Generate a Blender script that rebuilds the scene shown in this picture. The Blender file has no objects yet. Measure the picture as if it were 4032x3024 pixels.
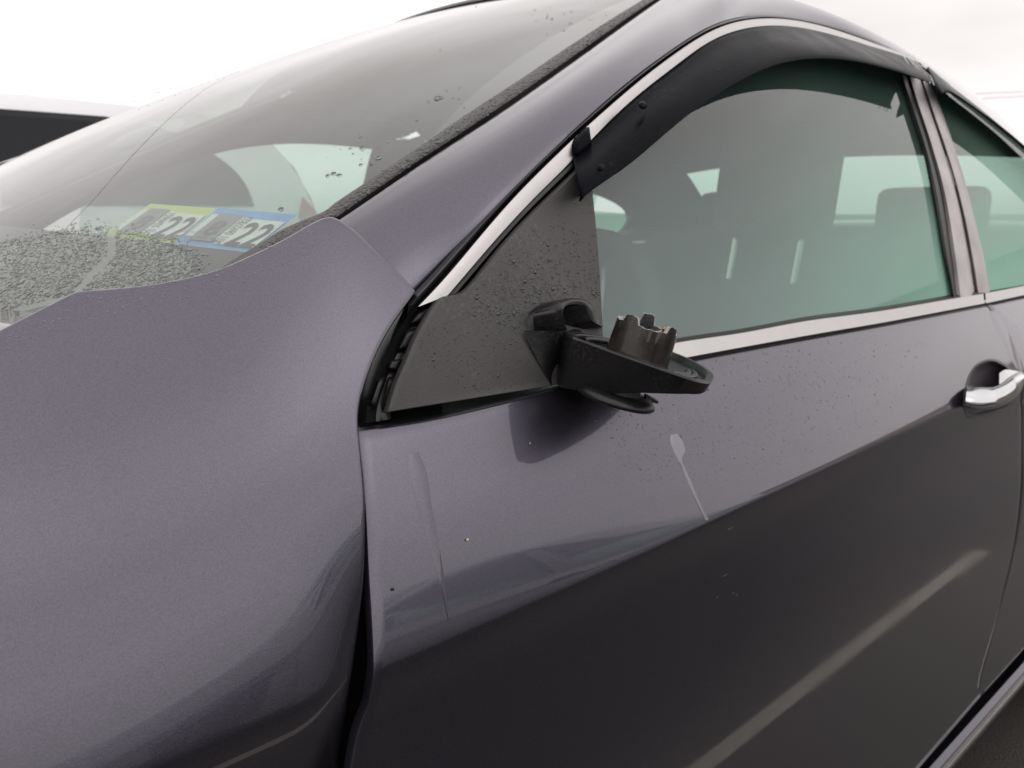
import bpy, bmesh, math, random
import numpy as np
from mathutils import Matrix, Vector
random.seed(4); rng = np.random.default_rng(7)
sc = bpy.context.scene
COL = sc.collection

# ------------------------------------------------------------------ camera
# car axes: x to the car's rear, y into the car from its left flank, z up (metres)
FPX = 3030.0
CX, CY = 2016.0, 1512.0
_v = np.array([3595.0, 672.0, FPX]); _X = _v / np.linalg.norm(_v)
_p = math.atan2(672.0, FPX)
_Z = np.array([0, math.cos(_p), -math.sin(_p)]); _Y = -np.cross(_Z, _X)
M = np.stack([_X, _Y, _Z])
EYE = np.array([0.0, -0.34, 1.15])
cam = bpy.data.cameras.new("camera"); cob = bpy.data.objects.new("camera", cam); COL.objects.link(cob)
R = M[:, 0]; U = M[:, 1]; F = M[:, 2]
cob.matrix_world = Matrix(((R[0], U[0], -F[0], EYE[0]), (R[1], U[1], -F[1], EYE[1]), (R[2], U[2], -F[2], EYE[2]), (0, 0, 0, 1)))
cam.sensor_width = 36; cam.lens = FPX * 36 / 4032; cam.clip_start = 0.01; cam.clip_end = 3000
cam.dof.use_dof = True; cam.dof.focus_distance = 0.50; cam.dof.aperture_fstop = 13.0
sc.camera = cob

# ------------------------------------------------------------------ sky, sun, exposure
SUN_EL, SUN_ROT = math.radians(48), math.radians(150)
w = bpy.data.worlds.new("World"); sc.world = w; w.use_nodes = True
nt = w.node_tree; nt.nodes.clear()
sky = nt.nodes.new("ShaderNodeTexSky"); sky.sky_type = 'NISHITA'; sky.sun_disc = False
sky.sun_elevation = SUN_EL; sky.sun_rotation = SUN_ROT; sky.air_density = 1.0; sky.dust_density = 6.0; sky.ozone_density = 1.0
hs = nt.nodes.new("ShaderNodeHueSaturation"); hs.inputs['Saturation'].default_value = 0.12; hs.inputs['Value'].default_value = 0.10
mx = nt.nodes.new("ShaderNodeMix"); mx.data_type = 'RGBA'; mx.inputs[0].default_value = 0.80
tc = nt.nodes.new("ShaderNodeTexCoord")
nz = nt.nodes.new("ShaderNodeTexNoise"); nz.inputs['Scale'].default_value = 1.6; nz.inputs['Detail'].default_value = 4
mp = nt.nodes.new("ShaderNodeMapping"); mp.inputs['Scale'].default_value = (1, 1, 3.0)
rp = nt.nodes.new("ShaderNodeValToRGB")
rp.color_ramp.elements[0].position = 0.3; rp.color_ramp.elements[0].color = (1.02, 0.955, 0.94, 1)
rp.color_ramp.elements[1].position = 0.7; rp.color_ramp.elements[1].color = (1.58, 1.53, 1.52, 1)
bg = nt.nodes.new("ShaderNodeBackground"); bg.inputs['Strength'].default_value = 1.0
wo = nt.nodes.new("ShaderNodeOutputWorld")
L = nt.links.new
L(tc.outputs['Generated'], mp.inputs[0]); L(mp.outputs[0], nz.inputs['Vector']); L(nz.outputs['Fac'], rp.inputs[0])
L(sky.outputs[0], hs.inputs['Color']); L(hs.outputs[0], mx.inputs[6]); L(rp.outputs[0], mx.inputs[7])
L(mx.outputs[2], bg.inputs['Color']); L(bg.outputs[0], wo.inputs['Surface'])
sun = bpy.data.lights.new("sun", 'SUN'); sun.energy = 0.5; sun.angle = math.radians(150); sun.color = (1, 0.96, 0.92)
so = bpy.data.objects.new("sun", sun); COL.objects.link(so)
# sun_rotation 0 = +y, clockwise seen from above
sd = Vector((math.sin(SUN_ROT) * math.cos(SUN_EL), math.cos(SUN_ROT) * math.cos(SUN_EL), math.sin(SUN_EL)))
so.rotation_euler = sd.to_track_quat('Z', 'Y').to_euler(); so.location = (0, -5, 8)
vs = sc.view_settings; vs.view_transform = 'Standard'; vs.look = 'None'; vs.exposure = 0.0; vs.gamma = 1.0
sc.cycles.max_bounces = 6; sc.cycles.transparent_max_bounces = 14; sc.cycles.glossy_bounces = 4; sc.cycles.transmission_bounces = 4; sc.cycles.diffuse_bounces = 3
sc.cycles.sample_clamp_indirect = 6.0; sc.cycles.use_denoising = True; sc.cycles.caustics_reflective = False; sc.cycles.caustics_refractive = False

# ------------------------------------------------------------------ materials
MATS = {}
def node_mat(name):
    m = bpy.data.materials.new(name); m.use_nodes = True; MATS[name] = m
    n = m.node_tree; b = n.nodes["Principled BSDF"]
    return m, n, b
def nd(n, t, **kw):
    x = n.nodes.new(t)
    for k, v in kw.items():
        if k in x.inputs: x.inputs[k].default_value = v
        else: setattr(x, k, v)
    return x
def simple(name, col, rough=0.5, metal=0.0, noise=0.0, nscale=40, bump=0.0, bscale=200, coat=0.0, spec=0.5, rvar=0.0, dust=0.0, dcol=(0.22, 0.21, 0.21)):
    m, n, b = node_mat(name)
    b.inputs['Base Color'].default_value = (*col, 1); b.inputs['Roughness'].default_value = rough
    b.inputs['Metallic'].default_value = metal; b.inputs['Coat Weight'].default_value = coat
    b.inputs['Specular IOR Level'].default_value = spec
    tc = nd(n, "ShaderNodeTexCoord")
    if noise > 0 or rvar > 0:
        t = nd(n, "ShaderNodeTexNoise", Scale=nscale, Detail=5.0); n.links.new(tc.outputs['Object'], t.inputs['Vector'])
        if noise > 0:
            r = nd(n, "ShaderNodeMix", data_type='RGBA')
            r.inputs[6].default_value = (*[c * (1 - noise) for c in col], 1); r.inputs[7].default_value = (*[min(1, c * (1 + noise)) for c in col], 1)
            n.links.new(t.outputs['Fac'], r.inputs[0]); n.links.new(r.outputs[2], b.inputs['Base Color'])
        if rvar > 0:
            mr = nd(n, "ShaderNodeMapRange"); mr.inputs['To Min'].default_value = max(0, rough - rvar); mr.inputs['To Max'].default_value = rough + rvar
            n.links.new(t.outputs['Fac'], mr.inputs[0]); n.links.new(mr.outputs[0], b.inputs['Roughness'])
    if dust > 0:
        base = b.inputs['Base Color'].links[0].from_socket if b.inputs['Base Color'].links else None
        d1 = nd(n, "ShaderNodeTexNoise", Scale=420.0, Detail=2.0); d2 = nd(n, "ShaderNodeTexNoise", Scale=16.0, Detail=4.0)
        for q in (d1, d2): n.links.new(tc.outputs['Object'], q.inputs['Vector'])
        r1 = nd(n, "ShaderNodeMapRange"); r1.inputs['From Min'].default_value = 0.52; r1.inputs['From Max'].default_value = 0.72
        r2 = nd(n, "ShaderNodeMapRange"); r2.inputs['From Min'].default_value = 0.45; r2.inputs['From Max'].default_value = 0.72; r2.inputs['To Max'].default_value = dust
        n.links.new(d1.outputs['Fac'], r1.inputs[0]); n.links.new(d2.outputs['Fac'], r2.inputs[0])
        mu = nd(n, "ShaderNodeMath", operation='MULTIPLY'); n.links.new(r1.outputs[0], mu.inputs[0]); n.links.new(r2.outputs[0], mu.inputs[1])
        dm = nd(n, "ShaderNodeMix", data_type='RGBA'); dm.inputs[6].default_value = (*col, 1); dm.inputs[7].default_value = (*dcol, 1)
        if base: n.links.new(base, dm.inputs[6])
        n.links.new(mu.outputs[0], dm.inputs[0]); n.links.new(dm.outputs[2], b.inputs['Base Color'])
    if bump > 0:
        t2 = nd(n, "ShaderNodeTexNoise", Scale=bscale, Detail=3.0); n.links.new(tc.outputs['Object'], t2.inputs['Vector'])
        bp = nd(n, "ShaderNodeBump", Strength=bump, Distance=0.001); n.links.new(t2.outputs['Fac'], bp.inputs['Height']); n.links.new(bp.outputs[0], b.inputs['Normal'])
    return m

def paint_mat(name, col, dew=1.0):
    m, n, b = node_mat(name)
    tc = nd(n, "ShaderNodeTexCoord")
    fl = nd(n, "ShaderNodeTexVoronoi", Scale=2600.0); n.links.new(tc.outputs['Object'], fl.inputs['Vector'])
    mr = nd(n, "ShaderNodeMapRange"); mr.inputs['From Max'].default_value = 0.6; mr.inputs['To Min'].default_value = 0.86; mr.inputs['To Max'].default_value = 1.16
    n.links.new(fl.outputs['Distance'], mr.inputs[0])
    fl2 = nd(n, "ShaderNodeTexNoise", Scale=1100.0, Detail=1.0); n.links.new(tc.outputs['Object'], fl2.inputs['Vector'])
    f2 = nd(n, "ShaderNodeMapRange"); f2.inputs['From Min'].default_value = 0.3; f2.inputs['From Max'].default_value = 0.7; f2.inputs['To Min'].default_value = 0.85; f2.inputs['To Max'].default_value = 1.15
    n.links.new(fl2.outputs['Fac'], f2.inputs[0]); fm_ = nd(n, "ShaderNodeMath", operation='MULTIPLY'); n.links.new(mr.outputs[0], fm_.inputs[0]); n.links.new(f2.outputs[0], fm_.inputs[1])
    mul = nd(n, "ShaderNodeMix", data_type='RGBA', blend_type='MULTIPLY'); mul.inputs[0].default_value = 1
    mul.inputs[6].default_value = (*col, 1); n.links.new(fm_.outputs[0], mul.inputs[7]); n.links.new(mul.outputs[2], b.inputs['Base Color'])
    b.inputs['Metallic'].default_value = 0.85; b.inputs['Roughness'].default_value = 0.30
    b.inputs['Coat Weight'].default_value = 1.0
    # faint breath of dew: patches where the clear coat is dulled by tiny beads
    dn = nd(n, "ShaderNodeTexNoise", Scale=5.0, Detail=3.0); n.links.new(tc.outputs['Object'], dn.inputs['Vector'])
    dr = nd(n, "ShaderNodeMapRange"); dr.inputs['From Min'].default_value = 0.35; dr.inputs['From Max'].default_value = 0.7
    dr.inputs['To Min'].default_value = 0.015; dr.inputs['To Max'].default_value = 0.015 + 0.10 * dew
    n.links.new(dn.outputs['Fac'], dr.inputs[0]); n.links.new(dr.outputs[0], b.inputs['Coat Roughness'])
    bn = nd(n, "ShaderNodeTexNoise", Scale=1300.0, Detail=2.0); n.links.new(tc.outputs['Object'], bn.inputs['Vector'])
    bp = nd(n, "ShaderNodeBump", Strength=0.22 * dew, Distance=0.0004); n.links.new(bn.outputs['Fac'], bp.inputs['Height'])
    n.links.new(bp.outputs[0], b.inputs['Normal'])
    return m

def glass_mat(name, tint, veil=0.05, veilcol=(0.75, 0.8, 0.77), veilvar=True, rough=0.0, sill=0.0):
    m = bpy.data.materials.new(name); m.use_nodes = True; MATS[name] = m
    n = m.node_tree; n.nodes.clear()
    out = nd(n, "ShaderNodeOutputMaterial")
    tr = nd(n, "ShaderNodeBsdfTransparent"); tr.inputs[0].default_value = (*tint, 1)
    gl = nd(n, "ShaderNodeBsdfGlossy"); gl.inputs['Roughness'].default_value = rough
    geo = nd(n, "ShaderNodeNewGeometry")
    ior = nd(n, "ShaderNodeMapRange"); ior.inputs['To Min'].default_value = 1.52; ior.inputs['To Max'].default_value = 1 / 1.52
    n.links.new(geo.outputs['Backfacing'], ior.inputs[0])
    fr = nd(n, "ShaderNodeFresnel"); n.links.new(ior.outputs[0], fr.inputs['IOR'])
    # two faces of the pane reflect
    dbl = nd(n, "ShaderNodeMath", operation='MULTIPLY'); dbl.inputs[1].default_value = 1.6; dbl.use_clamp = True
    n.links.new(fr.outputs[0], dbl.inputs[0])
    m1 = nd(n, "ShaderNodeMixShader"); n.links.new(dbl.outputs[0], m1.inputs[0]); n.links.new(tr.outputs[0], m1.inputs[1]); n.links.new(gl.outputs[0], m1.inputs[2])
    df = nd(n, "ShaderNodeBsdfDiffuse"); df.inputs[0].default_value = (*veilcol, 1)
    tl = nd(n, "ShaderNodeBsdfTranslucent"); tl.inputs[0].default_value = (*veilcol, 1)
    m2 = nd(n, "ShaderNodeMixShader"); m2.inputs[0].default_value = 0.5
    n.links.new(df.outputs[0], m2.inputs[1]); n.links.new(tl.outputs[0], m2.inputs[2])
    m3 = nd(n, "ShaderNodeMixShader"); m3.inputs[0].default_value = veil  # diffuse colour for mist, dew and a painted veil of reflected sky
    if veilvar:
        tcn = nd(n, "ShaderNodeTexCoord"); t = nd(n, "ShaderNodeTexNoise", Scale=2.4, Detail=3.0)
        n.links.new(tcn.outputs['Object'], t.inputs['Vector'])
        mr = nd(n, "ShaderNodeMapRange"); mr.inputs['From Min'].default_value = 0.3; mr.inputs['From Max'].default_value = 0.75
        mr.inputs['To Min'].default_value = veil * 0.5; mr.inputs['To Max'].default_value = veil * 1.7
        n.links.new(t.outputs['Fac'], mr.inputs[0]); n.links.new(mr.outputs[0], m3.inputs[0])
        if sill > 0:   # mist plus reflected-sky veil painted as colour: thicker low and towards the rear
            sx = nd(n, "ShaderNodeSeparateXYZ"); n.links.new(tcn.outputs['Object'], sx.inputs[0])
            g1 = nd(n, "ShaderNodeMapRange", interpolation_type='SMOOTHSTEP'); g1.inputs['From Min'].default_value = 1.27; g1.inputs['From Max'].default_value = 1.02; g1.inputs['To Max'].default_value = sill
            g2 = nd(n, "ShaderNodeMapRange", interpolation_type='SMOOTHSTEP'); g2.inputs['From Min'].default_value = 0.55; g2.inputs['From Max'].default_value = 1.30; g2.inputs['To Min'].default_value = 0.35; g2.inputs['To Max'].default_value = 1.3
            n.links.new(sx.outputs['Z'], g1.inputs[0]); n.links.new(sx.outputs['X'], g2.inputs[0])
            gm = nd(n, "ShaderNodeMath", operation='MULTIPLY_ADD'); n.links.new(g1.outputs[0], gm.inputs[0]); n.links.new(g2.outputs[0], gm.inputs[1]); n.links.new(mr.outputs[0], gm.inputs[2]); gm.use_clamp = True
            n.links.new(gm.outputs[0], m3.inputs[0])
            fc = nd(n, "ShaderNodeMix", data_type='RGBA'); fc.inputs[6].default_value = (0.52, 0.66, 0.66, 1); fc.inputs[7].default_value = (*veilcol, 1)
            g3 = nd(n, "ShaderNodeMapRange", interpolation_type='SMOOTHSTEP'); g3.inputs['From Min'].default_value = 0.35; g3.inputs['From Max'].default_value = 1.1
            n.links.new(sx.outputs['X'], g3.inputs[0]); n.links.new(g3.outputs[0], fc.inputs[0]); n.links.new(fc.outputs[2], df.inputs[0]); n.links.new(fc.outputs[2], tl.inputs[0])
    n.links.new(m1.outputs[0], m3.inputs[1]); n.links.new(m2.outputs[0], m3.inputs[2])
    n.links.new(m3.outputs[0], out.inputs[0])
    return m

PAINT = paint_mat("grey_metallic_paint", (0.072, 0.065, 0.088))
FILM = paint_mat("paint_under_water_film", (0.088, 0.080, 0.104), dew=0.0)  # lightened: the wet streak's sky reflection is put into its colour
FILM.node_tree.nodes["Principled BSDF"].inputs['Roughness'].default_value = 0.5
BLACK = simple("black_rubber", (0.012, 0.011, 0.012), 0.45, noise=0.3, bump=0.15, bscale=500)
GLOSSBLACK = simple("gloss_black_seal_and_shade", (0.012, 0.012, 0.013), 0.22, noise=0.2)  # real seals, and the painted shade of the door shelf and belt gap
DARKVOID = simple("dark_cavity", (0.004, 0.004, 0.004), 0.9)  # near-black colour paints the shade inside gaps; chip and wire ends share it
PLASTIC = simple("black_grained_plastic", (0.050, 0.045, 0.046), 0.52, noise=0.75, nscale=9, bump=0.30, bscale=900, rvar=0.15, dust=0.35)
BRACKETM = simple("worn_black_plastic", (0.009, 0.0085, 0.009), 0.34, noise=0.6, nscale=40, bump=0.22, bscale=400, rvar=0.16, dust=0.22)
VISORM = simple("smoked_acrylic", (0.004, 0.0045, 0.007), 0.30, noise=0.5, nscale=25, bump=0.12, bscale=700, rvar=0.12, spec=0.02, dust=0.22, dcol=(0.10, 0.10, 0.105))
CHROME = simple("satin_chrome", (0.47, 0.455, 0.455), 0.36, metal=1.0, noise=0.06, nscale=60, bump=0.05, bscale=900)
CHROMEB = simple("bright_chrome", (0.58, 0.585, 0.60), 0.13, metal=1.0, noise=0.05, nscale=60)
PILLARM = simple("worn_grey_applique", (0.44, 0.41, 0.41), 0.42, noise=0.5, nscale=22, bump=0.1, bscale=60, rvar=0.15)
TRIM = simple("interior_trim", (0.045, 0.046, 0.046), 0.8, noise=0.15)
SEAT = simple("seat_cloth", (0.05, 0.05, 0.05), 0.9, noise=0.3, nscale=200, bump=0.3, bscale=300)
HEADL = simple("headliner", (0.10, 0.10, 0.10), 0.95)
STEEL = simple("brushed_steel", (0.6, 0.6, 0.58), 0.22, metal=1.0)
GLASS = glass_mat("green_side_glass", (0.70, 0.88, 0.81), veil=0.12, veilcol=(0.50, 0.84, 0.70), sill=0.66)
GLASSR = glass_mat("green_rear_side_glass", (0.68, 0.87, 0.79), veil=0.16, veilcol=(0.55, 0.90, 0.73), sill=0.68)
WGLASS = glass_mat("windshield_glass", (0.82, 0.89, 0.85), veil=0.075, veilcol=(0.70, 0.75, 0.70))
RGLASS = glass_mat("rear_glass", (0.75, 0.88, 0.83), veil=0.03)
def water_mat():
    m, n, b = node_mat("water_bead"); b.inputs['Base Color'].default_value = (1, 1, 1, 1); b.inputs['Roughness'].default_value = 0.02
    b.inputs['IOR'].default_value = 1.33; b.inputs['Transmission Weight'].default_value = 1.0
    return m
WATER = water_mat()
DEWBEAD = simple("dew_bead", (0.84, 0.88, 0.83), 0.03, spec=0.5)
DEWBEAD.node_tree.nodes['Principled BSDF'].inputs['Transmission Weight'].default_value = 0.86; DEWBEAD.node_tree.nodes['Principled BSDF'].inputs['IOR'].default_value = 1.33
PAINTBEAD = simple("bead_on_paint", (0.20, 0.19, 0.22), 0.18, metal=0.6, spec=0.8)
WETBEAD = simple("bead_on_black", (0.030, 0.028, 0.029), 0.16, spec=0.75)

# ------------------------------------------------------------------ object helpers
def link(o, parent=None):
    COL.objects.link(o)
    if parent is not None:
        o.parent = parent
        if parent.type == 'EMPTY':
            o.matrix_parent_inverse = Matrix.Translation(-Vector(parent.location))
    return o
def tag(o, label=None, cat=None, group=None, kind=None):
    for k, v in (("label", label), ("category", cat), ("group", group), ("kind", kind)):
        if v: o[k] = v
    return o
def empty(name, loc, label, cat, group=None):
    e = bpy.data.objects.new(name, None); COL.objects.link(e); e.location = loc; e.empty_display_size = 0.2
    return tag(e, label, cat, group)
def mesh_obj(name, verts, faces, mat, parent=None, smooth=True, sharp=35, solid=0.0, mats=None, sub=0):
    me = bpy.data.meshes.new(name)
    me.from_pydata([tuple(map(float, v)) for v in verts], [], [tuple(map(int, f)) for f in faces]); me.update()
    if smooth:
        me.polygons.foreach_set("use_smooth", [True] * len(me.polygons))
        if sharp: me.set_sharp_from_angle(angle=math.radians(sharp))
    for mm in (mats or [mat]): me.materials.append(mm)
    o = bpy.data.objects.new(name, me); link(o, parent)
    if solid:
        md = o.modifiers.new("thickness", 'SOLIDIFY'); md.thickness = abs(solid); md.offset = -1 if solid > 0 else 1
        if mats and len(mats) > 1: md.material_offset = 1; md.material_offset_rim = 0
    if sub:
        md = o.modifiers.new("sub", 'SUBSURF'); md.levels = sub; md.render_levels = sub
    return o

def grid_mesh(P):
    """P: (nu, nv, 3) -> verts, faces"""
    nu, nv = P.shape[:2]
    idx = np.arange(nu * nv).reshape(nu, nv)
    f = np.stack([idx[:-1, :-1], idx[1:, :-1], idx[1:, 1:], idx[:-1, 1:]], -1).reshape(-1, 4)
    return P.reshape(-1, 3), f
def grid_obj(name, P, mat, parent=None, face=(0, -1, 0.3), solid=0.0, mats=None, sharp=35):
    a = P[1:, 1:] - P[:-1, :-1]; b = P[:-1, 1:] - P[1:, :-1]
    nrm = np.cross(a, b).sum((0, 1))
    v, f = grid_mesh(P)
    # face normal direction from first quad orientation
    q = f[len(f) // 2]; p0, p1, p2, p3 = v[q]
    nq = np.zeros(3)
    for q in f[:: max(1, len(f) // 50)]:
        p0, p1, p2, p3 = v[q]; nq += np.cross(p2 - p0, p3 - p1)
    if np.dot(nq, np.array(face)) < 0: f = f[:, ::-1]
    return mesh_obj(name, v, f, mat, parent, solid=solid, mats=mats, sharp=sharp)

def hem(P, depth=0.010, r=0.0012, sides="lrtb", dirv=(0, 1, 0)):
    """fold the border of a panel inwards: adds rows/cols turned towards dirv"""
    d = np.array(dirv, float)
    def add(P, axis, end):
        e = P[-1] if end else P[0]; e2 = P[-2] if end else P[1]
        out = e - e2; out = out / (np.linalg.norm(out, axis=-1, keepdims=True) + 1e-9)
        rows = [e + out * r * 0.6 + d * r * 0.35, e + out * r * 0.9 + d * r * 1.2, e + out * r * 0.9 + d * depth]
        return np.concatenate([P, np.stack(rows)], 0) if end else np.concatenate([np.stack(rows[::-1]), P], 0)
    if 'l' in sides: P = add(P, 0, False)
    if 'r' in sides: P = add(P, 0, True)
    P = P.transpose(1, 0, 2)
    if 'b' in sides: P = add(P, 0, False)
    if 't' in sides: P = add(P, 0, True)
    return P.transpose(1, 0, 2)

def curve(pts, n, smooth=True):
    """arc-length resample of a polyline through pts with Catmull-Rom"""
    p = np.array(pts, float)
    if smooth and len(p) > 2:
        q = np.concatenate([[2 * p[0] - p[1]], p, [2 * p[-1] - p[-2]]])
        out = []
        for i in range(1, len(q) - 2):
            t = np.linspace(0, 1, 16, endpoint=False)[:, None]
            a, b, c, d = q[i - 1], q[i], q[i + 1], q[i + 2]
            out.append(0.5 * ((2 * b) + (-a + c) * t + (2 * a - 5 * b + 4 * c - d) * t ** 2 + (-a + 3 * b - 3 * c + d) * t ** 3))
        p = np.concatenate(out + [p[-1:]])
    s = np.concatenate([[0], np.cumsum(np.linalg.norm(np.diff(p, axis=0), axis=1))])
    t = np.linspace(0, s[-1], n) if np.isscalar(n) else np.asarray(n) * s[-1]
    return np.stack([np.interp(t, s, p[:, k]) for k in range(p.shape[1])], 1)

def relax(c, it):
    c = c.copy()
    for _ in range(it): c[1:-1] = 0.25 * c[:-2] + 0.5 * c[1:-1] + 0.25 * c[2:]
    return c

def nspline(xk, yk):
    """natural cubic spline -> callable"""
    x = np.array(xk, float); y = np.array(yk, float); n = len(x); h = np.diff(x)
    A = np.zeros((n, n)); r = np.zeros(n); A[0, 0] = A[-1, -1] = 1
    for i in range(1, n - 1):
        A[i, i - 1] = h[i - 1]; A[i, i] = 2 * (h[i - 1] + h[i]); A[i, i + 1] = h[i]
        r[i] = 6 * ((y[i + 1] - y[i]) / h[i] - (y[i] - y[i - 1]) / h[i - 1])
    m = np.linalg.solve(A, r)
    def f(q):
        q = np.clip(q, x[0], x[-1]); i = np.clip(np.searchsorted(x, q) - 1, 0, n - 2); d = q - x[i]; e = x[i + 1] - q; hh = h[i]
        return m[i] * e ** 3 / (6 * hh) + m[i + 1] * d ** 3 / (6 * hh) + (y[i] / hh - m[i] * hh / 6) * e + (y[i + 1] / hh - m[i + 1] * hh / 6) * d
    return f

# ------------------------------------------------------------------ body surfaces
def rays(px):
    px = np.asarray(px, float)
    c = np.stack([(px[..., 0] - CX) / FPX, -(px[..., 1] - CY) / FPX, np.ones(px.shape[:-1])], -1)
    return c @ M.T
def zcr(x): return 0.8985 + sm(x, 0.05, 1.2, 0.0, 0.0145) + 0.011 * sm(x, 1.0, 2.5, 0, 1)
_low = nspline([-0.80, -0.70, -0.62, -0.52, -0.42, -0.33, -0.25, -0.19, -0.15, -0.09, -0.05, -0.03, -0.012, 0.0],
               [0.083, 0.0605, 0.0475, 0.0325, 0.0185, 0.0080, 0.0010, -0.0012, -0.0005, 0.0042, 0.0062, 0.0052, 0.0022, 0.0])
def sm(x, x0, x1, y0, y1):
    t = np.clip((x - x0) / (x1 - x0), 0, 1); t = t * t * t * (t * (6 * t - 15) + 10); return y0 + (y1 - y0) * t
def zbelt(x): return 1.03 + 0 * x
def S(x, z):
    """y of the left body side"""
    x = np.asarray(x, float); z = np.asarray(z, float)
    zc = zcr(x); u = z - zc; a = sm(x, 0.10, 0.80, 0.27, 0.50)
    ub = zbelt(x) - zc; Yb = 0.066; b = (Yb - a * ub) / ub ** 2; w_ = u - ub
    up = np.where(w_ > 0, Yb + 0.28 * w_ + 0.35 * w_ ** 2 + 5.5 * np.maximum(0, w_ - 0.30) ** 2, a * u + b * u ** 2)
    lo = _low(u)
    e = sm(x, 0.15, 0.45, 0.006, 0.0026); J = a + 0.18
    bow = 0.02 * np.maximum(0, x - 1.6) ** 2
    return np.where(u > 0, up, lo) + 0.5 * J * (np.sqrt(u * u + e * e) - np.abs(u)) + bow
def SF(x, z):
    """fender: rolls over to the top, turned in at its rear edge"""
    x = np.asarray(x, float); z = np.asarray(z, float)
    zc = zcr(x); u = z - zc; a = sm(x, 0.02, 0.20, 0.28, 0.18); b = sm(x, 0.10, 0.27, 1.65, 1.2)
    y = np.where(u > 0, a * u + b * u ** 2, _low(u))
    y = y + sm(-u, 0.0, 0.10, 0.0, 0.016)
    e = 0.0035; J = a + 0.18
    y = y + 0.5 * J * (np.sqrt(u * u + e * e) - np.abs(u))
    roll = sm(u, -0.05, 0.10, 1.0, 0.0)
    return y + roll * 105 * np.maximum(0, x - 0.138) ** 3
# windshield: height over (x, y)
_zp = np.polyfit([0.18, 0.335, 0.783], [1.15 + 0.066, 1.15 + 0.140, 1.15 + 0.322], 2)
KW = 0.205; YC = 0.92
def W(x, y): return np.polyval(_zp, x) - KW * (y - YC) ** 2

def hit(px, fn=S, off=0.0, tmax=6.0, eye=EYE):
    """meet of the sight line through a photo pixel with the body surface, raised by off"""
    r = rays(px); lo = np.full(r.shape[:-1], 0.05); hi = np.full(r.shape[:-1], tmax)
    off = np.broadcast_to(off, lo.shape)
    def g(t):
        p = eye + r * t[..., None]; return p[..., 1] - (fn(p[..., 0], p[..., 2]) - off)
    # first sign change by marching, then bisection
    T = np.linspace(0.05, tmax, 240); found = np.zeros(lo.shape, bool); a = lo.copy(); b = hi.copy(); gp = g(np.full(lo.shape, T[0]))
    for k in range(1, len(T)):
        gc = g(np.full(lo.shape, T[k])); c = (~found) & (gp < 0) & (gc >= 0)
        a = np.where(c, T[k - 1], a); b = np.where(c, T[k], b); found |= c; gp = gc
    for _ in range(40):
        m_ = (a + b) / 2; gm = g(m_); a = np.where(gm < 0, m_, a); b = np.where(gm < 0, b, m_)
    return eye + r * ((a + b) / 2)[..., None]
def hitW(px, off=0.0):
    r = rays(px); off = np.broadcast_to(off, r.shape[:-1])
    T = np.linspace(0.15, 4, 400); a = np.full(r.shape[:-1], 0.15); b = np.full(r.shape[:-1], 4.0); found = np.zeros(a.shape, bool)
    def g(t):
        p = EYE + r * t[..., None]; return p[..., 2] - W(p[..., 0], p[..., 1]) - off
    gp = g(a); best = np.full(a.shape, 9.0); bt = np.full(a.shape, 1.0)
    for k in range(1, len(T)):
        gc = g(np.full(a.shape, T[k])); c = (~found) & (gp > 0) & (gc <= 0)
        a = np.where(c, T[k - 1], a); b = np.where(c, T[k], b); found |= c
        bb = (~found) & (np.abs(gc) < best); best = np.where(bb, np.abs(gc), best); bt = np.where(bb, T[k], bt); gp = gc
    for _ in range(40):
        m_ = (a + b) / 2; gm = g(m_); a = np.where(gm > 0, m_, a); b = np.where(gm > 0, b, m_)
    t = np.where(found, (a + b) / 2, bt)
    return EYE + r * t[..., None]
def on_plane(px, p0, n):
    r = rays(px); n = np.array(n); t = ((np.array(p0) - EYE) @ n) / (r @ n); return EYE + r * t[..., None]
def at_y(px, y):
    r = rays(px); t = (np.asarray(y) - EYE[1]) / r[..., 1]; return EYE + r * t[..., None]

def ribbon(A, B, n=80, m=6, fn=S, off=0.0, bulge=0.0, v=None, rx=0):
    """surface strip between two photo outlines A and B laid on the body; off(v)"""
    a = relax(curve(A, n), rx); b = relax(curve(B, n), rx); v = np.linspace(0, 1, m) if v is None else np.array(v); m = len(v)
    px = a[:, None] * (1 - v)[None, :, None] + b[:, None] * v[None, :, None]
    o = np.broadcast_to(off, (m,)) if np.ndim(off) < 2 else off
    o = o + bulge * (1 - (2 * v - 1) ** 4) if np.ndim(o) == 1 else o
    o = np.broadcast_to(o, (n, m))
    return hit(px, fn, o) if fn is not W else hitW(px, o)

def in_poly(p, poly):
    poly = np.array(poly, float); x, y = p[:, 0], p[:, 1]; c = np.zeros(len(p), bool); j = len(poly) - 1
    for i in range(len(poly)):
        xi, yi = poly[i]; xj, yj = poly[j]
        cond = ((yi > y) != (yj > y)) & (x < (xj - xi) * (y - yi) / (yj - yi + 1e-12) + xi); c ^= cond; j = i
    return c
def tube(name, pts, r_, mat, parent, ns=8):
    p = np.array(pts, float); n = len(p); rows = []
    for k in range(n):
        t_ = p[min(k + 1, n - 1)] - p[max(k - 1, 0)]; t_ /= np.linalg.norm(t_) + 1e-9
        a_ = np.cross(t_, [0.3, 0.2, 1.0]); a_ /= np.linalg.norm(a_); b_ = np.cross(t_, a_)
        g_ = np.linspace(0, 2 * math.pi, ns + 1); rr = r_[k] if np.ndim(r_) else r_
        rows.append(p[k] + rr * (np.outer(np.cos(g_), a_) + np.outer(np.sin(g_), b_)))
    return grid_obj(name, np.array(rows), mat, parent, face=(0, -1, 0.2), sharp=80)
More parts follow.
